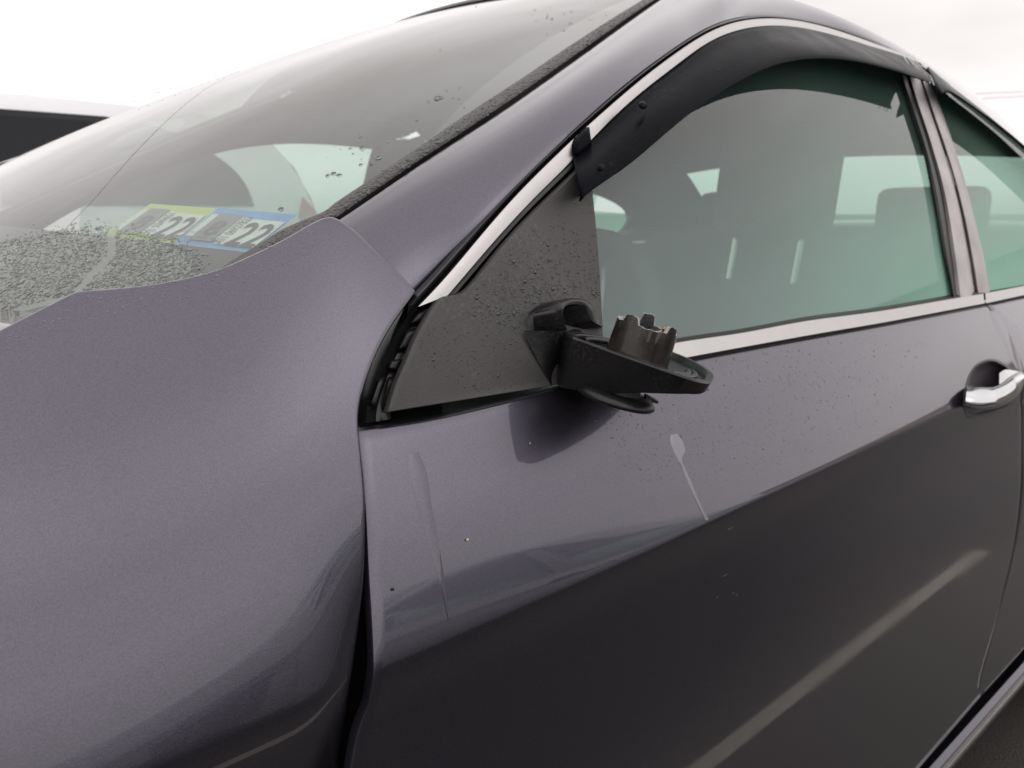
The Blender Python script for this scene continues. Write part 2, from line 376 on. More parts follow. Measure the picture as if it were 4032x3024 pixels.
# ------------------------------------------------------------------ setting: ground, line, far wire
def ground():
    m, n, b = node_mat("asphalt"); tc = nd(n, "ShaderNodeTexCoord")
    t = nd(n, "ShaderNodeTexNoise", Scale=180.0, Detail=6.0); t2 = nd(n, "ShaderNodeTexNoise", Scale=0.6, Detail=4.0)
    for q in (t, t2): n.links.new(tc.outputs['Object'], q.inputs['Vector'])
    r = nd(n, "ShaderNodeValToRGB"); r.color_ramp.elements[0].position = 0.32; r.color_ramp.elements[0].color = (0.010, 0.0078, 0.0064, 1)
    r.color_ramp.elements[1].position = 0.72; r.color_ramp.elements[1].color = (0.050, 0.038, 0.030, 1)
    n.links.new(t.outputs['Fac'], r.inputs[0])
    mm = nd(n, "ShaderNodeMix", data_type='RGBA', blend_type='MULTIPLY'); mm.inputs[0].default_value = 0.6
    n.links.new(r.outputs[0], mm.inputs[6]); n.links.new(t2.outputs['Color'], mm.inputs[7]); n.links.new(mm.outputs[2], b.inputs['Base Color'])
    b.inputs['Roughness'].default_value = 0.52; b.inputs['Specular IOR Level'].default_value = 0.6
    bp = nd(n, "ShaderNodeBump", Strength=0.5, Distance=0.006); n.links.new(t.outputs['Fac'], bp.inputs['Height']); n.links.new(bp.outputs[0], b.inputs['Normal'])
    s = 900
    o = mesh_obj("ground", [(-s, -s, 0), (s, -s, 0), (s, s, 0), (-s, s, 0)], [(0, 1, 2, 3)], m, smooth=False); o["kind"] = "structure"
    lm = simple("worn_line_paint", (0.48, 0.45, 0.39), 0.7, noise=0.25, nscale=25, bump=0.3, bscale=150)
    for k, (x0, x1, y0) in enumerate([(-2.2, 2.75, -0.41), (-2.2, 3.4, 2.12)]):
        o = mesh_obj("parking_line", [(x0, y0, 0.004), (x1, y0, 0.004), (x1, y0 + 0.07, 0.004), (x0, y0 + 0.07, 0.004)], [(0, 1, 2, 3)], lm, smooth=False); o["kind"] = "structure"
ground()

# ------------------------------------------------------------------ THE CAR
car = empty("parked_car", (1.2, YC, 0), "dark grey metallic sedan, dew covered, with a broken-off driver side mirror", "car")
HALF = []        # parts with a twin on the far side

# --- front door skin (x, z) Coons patches on S
def xz(px): return hit(np.array(px, float))[:, [0, 2]]
def coons(bot, top, left, right, nu, nv, tu=None, tv=None):
    u = np.linspace(0, 1, nu) if tu is None else tu; v = np.linspace(0, 1, nv) if tv is None else tv
    B, T = curve(bot, u, False), curve(top, u, False); Lc, Rc = curve(left, v, False), curve(right, v, False)
    u_, v_ = u[:, None, None], v[None, :, None]
    return ((1 - v_) * B[:, None] + v_ * T[:, None] + (1 - u_) * Lc[None] + u_ * Rc[None]
            - ((1 - u_) * (1 - v_) * B[0] + u_ * (1 - v_) * B[-1] + (1 - u_) * v_ * T[0] + u_ * v_ * T[-1]))
def lift(Q, fn=S, off=0.0): return np.stack([Q[..., 0], fn(Q[..., 0], Q[..., 1]) - off, Q[..., 1]], -1)

top_px = [(1416, 1704), (1560, 1684), (1724, 1656), (1977, 1596), (2167, 1548), (2400, 1484), (2716, 1411), (2931, 1371), (3204, 1322), (3502, 1270), (3818, 1210), (3885, 1199)]
rg_px = [(3885, 1199), (3950, 1310), (3990, 1400), (4012, 1480), (4018, 1560), (4020, 1640), (4020, 1850), (4010, 2016), (3976, 2226), (3920, 2450), (3857, 2672), (3862, 2740)]
lg_px = [(1416, 1704), (1424, 1760), (1435, 1850), (1449, 2016), (1463, 2289), (1478, 2654), (1458, 2772)]
topc = curve(xz(top_px), 120); rgc = curve(xz(rg_px), 120)
lgc = curve(np.concatenate([xz(lg_px), [(0.1855, 0.866), (0.180, 0.845), (0.1735, 0.81), (0.168, 0.75), (0.165, 0.65), (0.165, 0.50), (0.172, 0.35), (0.19, 0.205)]]), 160)
def cut(c):  # split a door edge at the crease
    d = c[:, 1] - zcr(c[:, 0]); i = np.argmax(d < 0); t = d[i - 1] / (d[i - 1] - d[i]); p = c[i - 1] * (1 - t) + c[i] * t
    return np.concatenate([c[:i], [p]]), np.concatenate([[p], c[i:]])
lu, ll = cut(lgc); ru, rl = cut(rgc)
xs = np.linspace(lu[-1, 0], ru[-1, 0], 120); cr = np.stack([xs, zcr(xs)], 1); cr[0] = lu[-1]; cr[-1] = ru[-1]
xb = np.linspace(ll[-1, 0], rl[-1, 0], 60); bot = np.stack([xb, np.interp(xb, [xb[0], xb[-1]], [ll[-1, 1], rl[-1, 1]])], 1)
tv = np.linspace(0, 1, 46) ** 2.4
Qu = coons(cr, topc, lu[::-1], ru[::-1], 150, 46, tv=tv)
Ql = coons(bot, cr, ll[::-1], rl[::-1], 150, 60, tv=1 - (1 - np.linspace(0, 1, 60)) ** 2.2)
Pd = lift(np.concatenate([Ql[:, :-1], Qu], 1))
front_door = grid_obj("front_door", hem(Pd, depth=0.007, r=0.0016), None, car, mats=[PAINT, TRIM]); HALF.append(front_door)

# --- rear door skin
rl_ = np.concatenate([ru, rl[1:]])[::-1] + np.array([0.0055, 0])
zr_ = np.linspace(rl_[0, 1], rl_[-1, 1], 40)
xr_ = np.interp(zr_, [0.25, 0.45, 0.7, 1.02], [2.02, 2.10, 2.30, 2.36])
rr_ = np.stack([xr_, zr_], 1)
Qr = coons([rl_[0], rr_[0]], [rl_[-1], rr_[-1]], rl_, rr_, 60, 90)
rear_door = grid_obj("rear_door", hem(lift(Qr), depth=0.018, r=0.002), None, car, mats=[PAINT, TRIM]); HALF.append(rear_door)

# --- front fender
ft_px = [(-560, 1590), (-250, 1432), (0, 1305), (150, 1228), (285, 1160), (335, 1150), (520, 1135), (700, 1107), (850, 1068), (960, 1022), (1100, 955), (1225, 884), (1285, 859), (1330, 866), (1400, 915), (1500, 1010), (1580, 1090), (1629, 1141)]
fr_px = [(1629, 1141), (1611, 1169), (1555, 1246), (1499, 1338), (1457, 1429), (1425, 1520), (1408, 1598), (1404, 1654), (1408, 1720), (1420, 1850), (1429, 2000), (1424, 2308), (1392, 2572), (1372, 2709), (1352, 2860), (1330, 3024), (1310, 3300)]
T = curve(ft_px, 200); Rr = curve(fr_px, 160)
Bt = curve([(-560, 4000), (400, 3700), (1310, 3300)], 60); Lf = curve([(-560, 4000), (-560, 1590)], 60)
Qf = coons(Bt, T, Lf, Rr[::-1], 190, 150)
Pf = hit(Qf, SF)
# on towards the front of the car
ext = []
for d in (0.9, 0.7, 0.5, 0.35, 0.22, 0.12, 0.05):
    e = Pf[0].copy(); e[:, 0] -= d; e[:, 1] += 0.05 * d ** 2; e[:, 2] -= 0.10 * d ** 2; ext.append(e)
Pf = np.concatenate([np.stack(ext), Pf])
fender = grid_obj("front_fender", hem(Pf, depth=0.02, r=0.0018, sides="rt", dirv=(0.25, 0.9, -0.45)), None, car, mats=[PAINT, DARKVOID]); HALF.append(fender)
# lower fender behind the wheel
zz = np.linspace(0.30, Pf[-1, 0, 2] + 0.02, 30); xx = np.linspace(-0.02, 0.150, 16)
Pl = np.stack([np.repeat(xx[:, None], 30, 1), SF(xx[:, None], np.repeat(zz[None], 16, 0)) + 0.012, np.repeat(zz[None], 16, 0)], -1)
o = grid_obj("fender_skirt", Pl, None, car, mats=[PAINT, DARKVOID]); HALF.append(o)

# --- near-black sheets added behind the panel gaps, colour standing in for their shade
def gap_shade(name, A, B, depth, n=40, fn=S, mat=None):
    P = ribbon(A, B, n, 8, fn, off=-depth); o = grid_obj(name, P, mat or DARKVOID, car); HALF.append(o); return o
gap_shade("door_gap_shade", [(1380, 1640), (1395, 2000), (1400, 2400), (1300, 2700), (1270, 3024), (1200, 3500)], [(1560, 1640), (1570, 2000), (1590, 2400), (1600, 2700), (1600, 3024), (1600, 3500)], 0.045)
gap_shade("corner_gap_shade", [(1660, 1120), (1560, 1210), (1470, 1360), (1400, 1560), (1385, 1740)], [(1860, 1120), (1800, 1210), (1760, 1360), (1740, 1560), (1740, 1740)], 0.040)
gap_shade("shelf_gap_shade", [(1385, 1640), (1760, 1570), (2100, 1510), (2420, 1440)], [(1385, 1760), (1760, 1690), (2100, 1620), (2420, 1540)], 0.045)
gap_shade("centre_gap_shade", [(3840, 1190), (3960, 1460), (3980, 1850), (3960, 2150), (3800, 2700)], [(3920, 1190), (4060, 1460), (4070, 1850), (4050, 2150), (3930, 2700)], 0.03)

# --- pillar and roof rail: loft from the window side (on S) to the windshield edge / roof crest
Lp1 = [(1600, 1170), (1629, 1141), (1696, 1085), (1763, 1006), (1952, 806), (2104, 654), (2237, 527), (2377, 400), (2498, 297), (2688, 163)]
Lp2 = [(2688, 163), (2779, 100), (2870, 64), (2949, 52), (3028, 55), (3125, 67), (3265, 97), (3381, 137), (3539, 204), (3640, 262), (3740, 335), (3850, 420), (3960, 510), (4060, 595)]
Up1 = [(1230, 935), (1276, 905), (1344, 863), (1500, 756), (1648, 653), (1800, 553), (1952, 456), (2255, 243), (2498, 67), (2596, 0), (2660, -45)]
n1, n2 = 90, 90
Lall = relax(curve(Lp1 + Lp2[1:], n1 + n2 - 1), 60); la = Lall[:n1]; offL = sm(np.linspace(0, 1, n1), 0.02, 0.42, -0.013, 0.0)
Lw1 = hit(la, S, offL); Lw2 = hit(Lall[n1 - 1:], S)
Uw1 = hitW(relax(curve(Up1, n1), 30), 0.004)
sil = [(2660, -45), (2800, -60), (2960, -45), (3119, 0), (3296, 73), (3478, 164), (3599, 231), (3721, 298), (3842, 377), (3934, 444), (4032, 529)]
sp = curve(sil, n2); ysil = np.interp(np.linspace(0, 1, n2), [0, 0.10, 0.3, 1.0], [Uw1[-1, 1], 0.285, 0.29, 0.33])
Uw2 = at_y(sp, ysil)
# on round the rear quarter to the belt, out of the picture
def on_S(q): q = np.array(q); return np.stack([q[:, 0], S(q[:, 0], q[:, 1]), q[:, 1]], 1)
Lw3 = on_S(curve([(Lw2[-1][0], Lw2[-1][2]), (2.02, 1.245), (2.25, 1.205), (2.375, 1.15), (2.37, 1.09), (2.22, 1.025)], 24))[1:]
Uw3 = curve([Uw2[-1], (2.38, 0.35, 1.330), (2.68, 0.29, 1.17), (2.95, 0.24, 1.03)], 24)[1:]
LW = np.concatenate([Lw1, Lw2[1:], Lw3]); UW = np.concatenate([Uw1, Uw2[1:], Uw3])
nv = 16; v = np.linspace(0, 1, nv)
d = UW - LW; outv = np.array([-0.25, -0.55, 0.80]); outv /= np.linalg.norm(outv)
bl = np.concatenate([np.full(n1, 0.009), np.linspace(0.009, 0.008, n2 - 1), np.linspace(0.008, 0.02, 23)])
Pp = LW[:, None] + d[:, None] * v[None, :, None] + outv * (bl[:, None] * 4 * v * (1 - v))[..., None]
pillar = grid_obj("roof_side_rail", hem(Pp, depth=0.012, r=0.0015, sides="bt", dirv=(0.1, 0.7, -0.6)), None, car, mats=[PAINT, TRIM]); HALF.append(pillar)
# roof from the crest to the middle, continued to the far side
crest = np.concatenate([Uw2[8:], Uw3[:6]]); nr = 40; s = np.linspace(0, 1, nr)
Pr = np.zeros((len(crest), nr, 3))
for k, c in enumerate(crest):
    yy = c[1] + (2 * (YC - c[1])) * s; q = (yy - YC) / (c[1] - YC)
    Pr[k, :, 0] = c[0] - 0.02 * (1 - q ** 2); Pr[k, :, 1] = yy; Pr[k, :, 2] = c[2] + np.interp(c[0], [1.2, 2.0], [0.045, 0.03]) * (1 - q ** 2)
roof = grid_obj("roof", Pr, None, car, face=(0, 0, 1), mats=[PAINT, HEADL], solid=0.02)

# --- windshield glass, edge to edge
We_px = [(852, 1067), (940, 1009), (1028, 956), (1099, 909), (1180, 872), (1276, 832), (1344, 782), (1630, 592), (1860, 434), (2043, 316), (2249, 176), (2438, 55), (2529, 0), (2590, -45)]
edge = hitW(curve(We_px, 60))
ny = 90; s = np.linspace(0, 1, ny)
tt = np.linspace(0, 1, 60)
# start the sheet further down, under the cowl
e0 = edge[0].copy(); dn = []
for k in range(8, 0, -1):
    q = e0 - (edge[4] - edge[0]) / np.linalg.norm(edge[4] - edge[0]) * 0.02 * k; dn.append(q)
edge = np.concatenate([np.array(dn), edge]); nt_ = len(edge)
bow = np.interp(np.linspace(0, 1, nt_), [0, 1], [0.20, 0.03])
Pw = np.zeros((nt_, ny, 3))
for k in range(nt_):
    yy = edge[k, 1] + 2 * (YC - edge[k, 1]) * s; q = (yy - YC) / (edge[k, 1] - YC)
    xx = edge[k, 0] - bow[k] * (1 - q ** 2)
    Pw[k, :, 0] = xx; Pw[k, :, 1] = yy; Pw[k, :, 2] = W(xx, yy)
windshield = grid_obj("windshield", Pw, WGLASS, car, face=(-0.4, 0, 1))
# black printed band inside the glass along the base and the top
Pb = Pw[:14].copy(); Pb[:, :, 2] -= 0.004
grid_obj("printed_band", Pb, BLACK, windshield, face=(-0.4, 0, 1))
Pb = Pw[-5:].copy(); Pb[:, :, 2] -= 0.004
grid_obj("printed_band", Pb, BLACK, windshield, face=(-0.4, 0, 1))
# rubber at the roof edge
hd = Pw[-1]; Ph = np.stack([hd + np.array([0.0, 0, 0.002]), hd + np.array([0.012, 0, 0.010]), hd + np.array([0.03, 0, 0.013]), hd + np.array([0.05, 0, 0.012])])
grid_obj("header_seal", Ph, BLACK, car, face=(0, 0, 1))
Ph2 = np.stack([hd + np.array([0.03, 0, 0.0135]), hd + np.array([0.10, 0, 0.021]), hd + np.array([0.22, 0, 0.018]), hd + np.array([0.36, 0, 0.0])])
grid_obj("roof_front", Ph2, PAINT, car, face=(0, 0, 1), solid=0.01)
# side moulding of the windshield
mi = [(800, 1100)] + We_px
mo = [(880, 1140), (1000, 1062), (1090, 1002), (1190, 945), (1276, 905), (1344, 863), (1500, 756), (1648, 653), (1952, 456), (2255, 243), (2498, 67), (2596, 0), (2660, -45)]
Pm = ribbon(mi, mo, 110, 8, W, off=np.array([0.0005, 0.003, 0.0045, 0.005, 0.005, 0.0035, 0.0, -0.004]))
moulding = grid_obj("windshield_moulding", Pm, PLASTIC, car, face=(-0.3, -0.3, 1)); HALF.append(moulding)

# --- hood and cowl behind the fender edge
E0 = Pf[:-1, -1]; E0 = E0[E0[:, 0] < 0.16]; E0 = E0[np.argsort(E0[:, 0])]
hx = np.linspace(-0.9, 0.15, 24); he_y = np.interp(hx, E0[:, 0], E0[:, 1]); he_z = np.interp(hx, E0[:, 0], E0[:, 2])
s = np.linspace(0, 1, 30); Phd = np.zeros((24, 30, 3))
for k in range(24):
    y0 = he_y[k] + 0.012; yy = y0 + 2 * (YC - y0) * s; q = (yy - YC) / (y0 - YC)
    Phd[k, :, 0] = hx[k] - 0.20 * (1 - q ** 2); Phd[k, :, 1] = yy; Phd[k, :, 2] = he_z[k] - 0.030 + 0.045 * (1 - q ** 4) * np.interp(hx[k], [-0.9, 0.0, 0.15], [1.0, 0.6, 0.10])
hood = grid_obj("hood", Phd, PAINT, car, face=(0, 0, 1), solid=0.01)
ck = Phd[-1]; Pck = np.stack([ck + np.array([0.004, 0, -0.008]), ck + np.array([0.03, 0, -0.010]), ck + np.array([0.07, 0.0, 0.002]), ck + np.array([0.10, 0, 0.008])])
grid_obj("cowl_panel", Pck, PLASTIC, car, face=(0, 0, 1))

# --- weatherstrips, chrome and glass of the front window
Cu = [(1639, 1211), (1738, 1112), (1824, 1006), (2012, 784), (2134, 662), (2249, 550), (2319, 488), (2438, 383), (2559, 280), (2688, 189), (2779, 122), (2870, 85), (2961, 68), (3053, 66), (3144, 76), (3265, 106), (3417, 161), (3551, 208), (3600, 230)]
Cl = [(1770, 1160), (1902, 1004), (2043, 845), (2164, 723), (2255, 638), (2328, 554), (2438, 440), (2559, 336), (2688, 243), (2779, 163), (2870, 124), (2961, 102), (3053, 96), (3144, 103), (3265, 133), (3417, 179), (3551, 222), (3600, 242)]
pe = [(1612, 1172), (1629, 1150), (1696, 1096)] + Lp1[3:] + Lp2[1:10]
Cu2 = [(1600, 1262)] + Cu
P = ribbon(pe, Cu2, 130, 6, S, off=np.array([-0.006, 0.0, 0.0025, 0.001, -0.004, -0.001]), rx=50); o = grid_obj("roof_channel_rubber", P, GLOSSBLACK, car); HALF.append(o)
FLAT = [0, 0.02, 0.06, 0.3, 0.5, 0.7, 0.94, 0.98, 1]
P = ribbon(Cu, Cl, 130, 9, S, off=np.array([-0.004, 0.003, 0.0038, 0.0041, 0.0042, 0.0041, 0.0038, 0.003, -0.004]), v=FLAT, rx=50); chrome = grid_obj("window_chrome_trim", P, CHROME, front_door); HALF.append(chrome)
Rl = [(1850, 1140), (1992, 972), (2114, 839), (2278, 680), (2352, 590), (2450, 495), (2559, 390), (2700, 280), (2870, 170), (3053, 130), (3200, 150), (3400, 215), (3590, 290)]
P = ribbon([(1768, 1162)] + Cl[1:], Rl, 110, 7, S, off=np.array([0.002, 0.003, 0.003, -0.006, -0.001, -0.004, -0.012])); o = grid_obj("window_run_rubber", P, BLACK, front_door); HALF.append(o)
bt_px = [(2300, 1435), (2659, 1352), (2919, 1313), (3174, 1265), (3460, 1228), (3739, 1180), (3790, 1172)]
gt_px = [(2200, 705), (2330, 600), (2559, 360), (2700, 255), (2870, 145), (3053, 112), (3200, 125), (3400, 190), (3605, 280)]
P = ribbon(gt_px, bt_px, 60, 40, S, off=-0.006)
glass = grid_obj("window_glass", P, GLASS, front_door); HALF.append(glass)
bu = [(2330, 1414), (2659, 1347), (2919, 1308), (3174, 1261), (3460, 1223), (3739, 1176), (3872, 1154)]
blw = [(2345, 1480), (2716, 1409), (2931, 1369), (3204, 1320), (3502, 1268), (3818, 1208), (3876, 1197)]
P = ribbon(bu, blw, 60, 9, S, off=np.array([-0.008, 0.002, 0.0035, 0.0052, 0.0068, 0.0080, 0.0088, 0.0080, -0.003]), v=FLAT); belt = grid_obj("belt_moulding", P, CHROME, front_door); HALF.append(belt)
bu2 = [(3879, 1153), (4032, 1124), (4200, 1092), (4400, 1056)]; bl2 = [(3884, 1196), (4032, 1164), (4200, 1130), (4400, 1090)]
P = ribbon(bu2, bl2, 30, 9, S, off=np.array([-0.008, 0.002, 0.0035, 0.0052, 0.0068, 0.0080, 0.0088, 0.0080, -0.003]), v=FLAT); o = grid_obj("belt_moulding", P, CHROME, rear_door); HALF.append(o)
def shift(pl, dx, dy): return [(a + dx, b + dy) for a, b in pl]
P = ribbon(shift(blw, 0, -2), shift(blw, 0, 9), 60, 4, S, off=0.0015); o = grid_obj("belt_gap_shade", P, GLOSSBLACK, front_door); HALF.append(o)  # thin black strip painting the dark of the gap under the moulding
P = ribbon(shift(bu, 0, -14), shift(bu, 0, 3), 60, 4, S, off=np.array([-0.004, -0.001, 0.002, 0.002])); o = grid_obj("glass_wiper_seal", P, BLACK, front_door); HALF.append(o)

# --- centre pillar
pa = [(3520, 260), (3569, 398), (3600, 490), (3636, 608), (3672, 790), (3709, 1008), (3748, 1182)]
pb = [(3560, 260), (3600, 389), (3630, 480), (3661, 577), (3709, 760), (3748, 1008), (3768, 1178)]
pc = [(3620, 290), (3660, 420), (3733, 638), (3782, 820), (3818, 1008), (3842, 1160)]
pd = [(3640, 290), (3690, 389), (3747, 547), (3812, 760), (3873, 1008), (3897, 1150)]
P = ribbon(pa, pb, 40, 5, S, off=np.array([-0.010, -0.001, 0.002, 0.001, -0.003])); o = grid_obj("pillar_rubber", P, BLACK, front_door); HALF.append(o)
P = ribbon(pb, pc, 40, 6, S, off=np.array([-0.003, 0.002, 0.003, 0.003, 0.002, -0.006])); o = grid_obj("pillar_applique", P, PILLARM, front_door); HALF.append(o)
P = ribbon(shift(pc, 1, 0), pd, 40, 6, S, off=np.array([-0.006, 0.001, 0.002, 0.002, 0.001, -0.006])); o = grid_obj("pillar_applique", P, PILLARM, rear_door); HALF.append(o)
# rear side glass, in world terms to the back of the cabin
Ppd = hit(curve(pd, 30))
rg = []
for q in Ppd:
    z = q[2]
    if z < 1.15: x1 = np.interp(z, [1.03, 1.07, 1.11, 1.15], [2.26, 2.38, 2.41, 2.40])
    else:
        up3 = np.concatenate([Lw2[45:], Lw3[:12]]); o3 = np.argsort(up3[:, 2]); x1 = np.interp(z, up3[o3, 2], up3[o3, 0]) + 0.01
    xx = np.linspace(q[0] - 0.01, x1, 24); rg.append(np.stack([xx, S(xx, np.full(24, z)) + 0.006, np.full(24, z)], 1))
o = grid_obj("window_glass", np.array(rg), GLASSR, rear_door); HALF.append(o)
# rear quarter
zq = np.linspace(0.3, 1.03, 50); xx = np.linspace(2.37, 3.45, 30)
Pq = np.stack([np.repeat(xx[:, None], 50, 1), S(xx[:, None], np.repeat(zq[None], 30, 0)) + 0.12 * np.maximum(0, xx[:, None] - 2.9) ** 2, np.repeat(zq[None], 30, 0)], -1)
o = grid_obj("rear_quarter", Pq, None, car, mats=[PAINT, TRIM]); HALF.append(o)

# --- rocker with its bright strip
xr = np.linspace(0.12, 2.5, 60)
rk = []
for z, dy in ((0.202, 0.012), (0.197, 0.002), (0.192, 0.0), (0.170, 0.0), (0.155, 0.003), (0.147, 0.02), (0.145, 0.06)):
    rk.append(np.stack([xr, np.full(60, 0.056 + dy), np.full(60, z)], 1))
rocker = grid_obj("rocker_panel", np.array(rk), PAINT, car); HALF.append(rocker)
ck_ = [np.stack([xr, np.full(60, 0.056 - o_), np.full(60, z - 0.092)], 1) for z, o_ in ((0.284, -0.001), (0.2835, 0.003), (0.281, 0.0052), (0.277, 0.006), (0.2735, 0.005), (0.2715, 0.003), (0.271, -0.001))]
o = grid_obj("rocker_strip", np.array(ck_), CHROME, rocker); HALF.append(o)

P = ribbon([(1404, 1672), (1530, 1622), (1766, 1582), (1977, 1547), (2167, 1517), (2380, 1478)], [(1414, 1704), (1560, 1684), (1724, 1656), (1977, 1596), (2167, 1548), (2400, 1484)], 60, 8, S, off=np.array([-0.030, -0.026, -0.021, -0.016, -0.011, -0.006, -0.002, -0.0003]))
grid_obj("door_shelf", P, GLOSSBLACK, front_door)  # body-colour shelf turned black: the deep shade under the plate is its colour
# --- mirror corner plate and gasket
sl = [(2290, 655), (2268, 682), (2104, 841), (1982, 974), (1850, 1136), (1790, 1164), (1733, 1184), (1653, 1310), (1604, 1422), (1562, 1520), (1532, 1619)]
sr = [(2328, 655), (2331, 740), (2342, 850), (2355, 1000), (2365, 1150), (2371, 1274), (2374, 1380), (2376, 1484)]
P = ribbon(sl, sr, 70, 40, S, off=0.007)
plate = grid_obj("mirror_corner_plate", hem(P, depth=0.0045, r=0.0010), PLASTIC, front_door)
gl_px = [(1640, 1205), (1611, 1180), (1555, 1258), (1499, 1350), (1457, 1440), (1425, 1530), (1407, 1604), (1404, 1672)]
gr_px = [(1745, 1180), (1725, 1210), (1660, 1320), (1612, 1430), (1572, 1528), (1540, 1619), (1540, 1650)]
P = ribbon(gl_px, gr_px, 50, 8, S, off=np.array([-0.020, -0.010, -0.004, -0.007, -0.009, -0.008, -0.007, -0.004]))
gasket = grid_obj("corner_gasket", P, GLOSSBLACK, front_door)
pads = [[(1640, 1230), (1716, 1196), (1668, 1268), (1602, 1284)], [(1600, 1296), (1660, 1281), (1614, 1383), (1555, 1388)], [(1534, 1417), (1590, 1409), (1570, 1466), (1519, 1455)], [(1492, 1482), (1520, 1478), (1483, 1612), (1446, 1612)], [(1528, 1478), (1560, 1476), (1534, 1612), (1498, 1612)]]
for pp in pads:
    A_, B_, C_, D_ = [np.array(q, float) for q in pp]; g = np.linspace(0, 1, 12)
    px = (A_ * (1 - g)[:, None, None] * (1 - g)[None, :, None] + B_ * g[:, None, None] * (1 - g)[None, :, None] + C_ * g[:, None, None] * g[None, :, None] + D_ * (1 - g)[:, None, None] * g[None, :, None])
    hgt = (1 - np.abs(2 * g - 1) ** 6)[:, None] * (1 - np.abs(2 * g - 1) ** 6)[None, :]
    grid_obj("gasket_rib", hit(px, S, -0.012 + 0.011 * hgt), BLACK, gasket)

# --- rain visors
Vt = [(2262, 600), (2328, 551), (2438, 437), (2559, 334), (2688, 241), (2779, 161), (2870, 122), (2961, 100), (3053, 94), (3144, 101), (3265, 131), (3417, 177), (3551, 212), (3605, 240)]
Vb = [(2300, 772), (2340, 735), (2444, 672), (2559, 577), (2688, 466), (2810, 377), (2931, 304), (3053, 249), (3174, 227), (3265, 225), (3356, 234), (3478, 262), (3599, 299), (3684, 332)]
offv = np.array([0.003, 0.006, 0.011, 0.017, 0.022, 0.026, 0.029, 0.031, 0.0315])
P = ribbon(Vt, Vb, 110, 9, S, off=offv, rx=30)
visor = grid_obj("rain_visor", hem(P, depth=0.003, r=0.0012, sides="lt", dirv=(0.1, 0.9, 0)), VISORM, front_door, solid=0.0025); HALF.append(visor)
# folded lip at the front end of the visor and its clip over the chrome
fe = [(2262, 600), (2272, 640), (2282, 690), (2300, 774)]; fi = [(2252, 600), (2262, 640), (2272, 690), (2288, 772)]
P = ribbon(fe, fi, 16, 4, S, off=np.stack([np.interp(np.linspace(0, 1, 16), [0, 1], [0.004, 0.031]), np.interp(np.linspace(0, 1, 16), [0, 1], [0.003, 0.026]), np.interp(np.linspace(0, 1, 16), [0, 1], [0.001, 0.016]), np.full(16, -0.002)], 1)[:, :])
grid_obj("visor_lip", P, VISORM, visor)
A_ = curve([(2272, 530), (2318, 488)], 8, False); B_ = curve([(2280, 612), (2330, 572)], 8, False)
P = ribbon([(2271, 528), (2300, 497), (2319, 492)], [(2276, 616), (2305, 598), (2330, 572)], 10, 8, S, off=np.array([0.000, 0.006, 0.0085, 0.0095, 0.010, 0.010, 0.009, 0.006]))
grid_obj("visor_clip", hem(P, depth=0.006, r=0.0012), VISORM, visor)
for (a, b, ro) in ((2369, 662, 0.0042), (2532, 414, 0.0042)):
    g = np.linspace(0, 2 * math.pi, 17); rr = np.array([0.001, 0.55, 0.85, 1.0]) * 17
    px = np.stack([a + rr[:, None] * np.cos(g)[None], b + rr[:, None] * np.sin(g)[None]], -1)
    h_ = np.interp(np.linspace(0, 1, 4), [0, .34, .67, 1], [0.0045, 0.0042, 0.003, -0.001]) + (0.0255 if b > 600 else 0.0215)
    grid_obj("visor_stud", hit(px, S, np.repeat(h_[:, None], 17, 1)), VISORM, visor)
V2t = [(3655, 262), (3740, 335), (3850, 420), (3960, 512), (4080, 625), (4250, 790)]
V2b = [(3690, 352), (3742, 358), (3842, 419), (3964, 500), (4080, 590), (4250, 745)]
V2b = [(3700, 372), (3742, 362), (3842, 426), (3964, 516), (4080, 622), (4250, 800)]
P = ribbon(V2t, V2b, 50, 7, S, off=np.array([0.003, 0.008, 0.014, 0.02, 0.025, 0.028, 0.03]))
visor2 = grid_obj("rain_visor", P, VISORM, rear_door, solid=0.0025); HALF.append(visor2)

THREAD = simple("pale_scratch", (0.55, 0.53, 0.54), 0.6)
# (strands of torn tape at the rear end of the visor)
STRANDS = [[(3549, 208), (3584, 261), (3619, 294)], [(3565, 211), (3600, 258), (3633, 296), (3641, 326)], [(3578, 215), (3616, 269), (3649, 296), (3662, 330)], [(3592, 220), (3627, 267), (3662, 300), (3678, 336)]]
# --- broken mirror bracket -------------------------------------------------
p0 = hit(np.array([[2227.0, 1303.0]]), S, 0.022)[0]
tilt = math.radians(16)
N = np.array([math.sin(tilt) * R[0], math.sin(tilt) * R[1], math.cos(tilt)]); N /= np.linalg.norm(N)
def deck(px, lift=0.0): return on_plane(np.array(px, float), p0 + N * lift, N)
Ft = [(2227, 1303), (2251, 1324), (2296, 1341), (2438, 1393), (2601, 1450), (2723, 1491), (2776, 1504), (2800, 1503), (2809, 1488), (2806, 1467), (2743, 1425), (2650, 1385), (2500, 1332), (2373, 1287), (2340, 1268)]
top = deck(curve(Ft, 90)); 
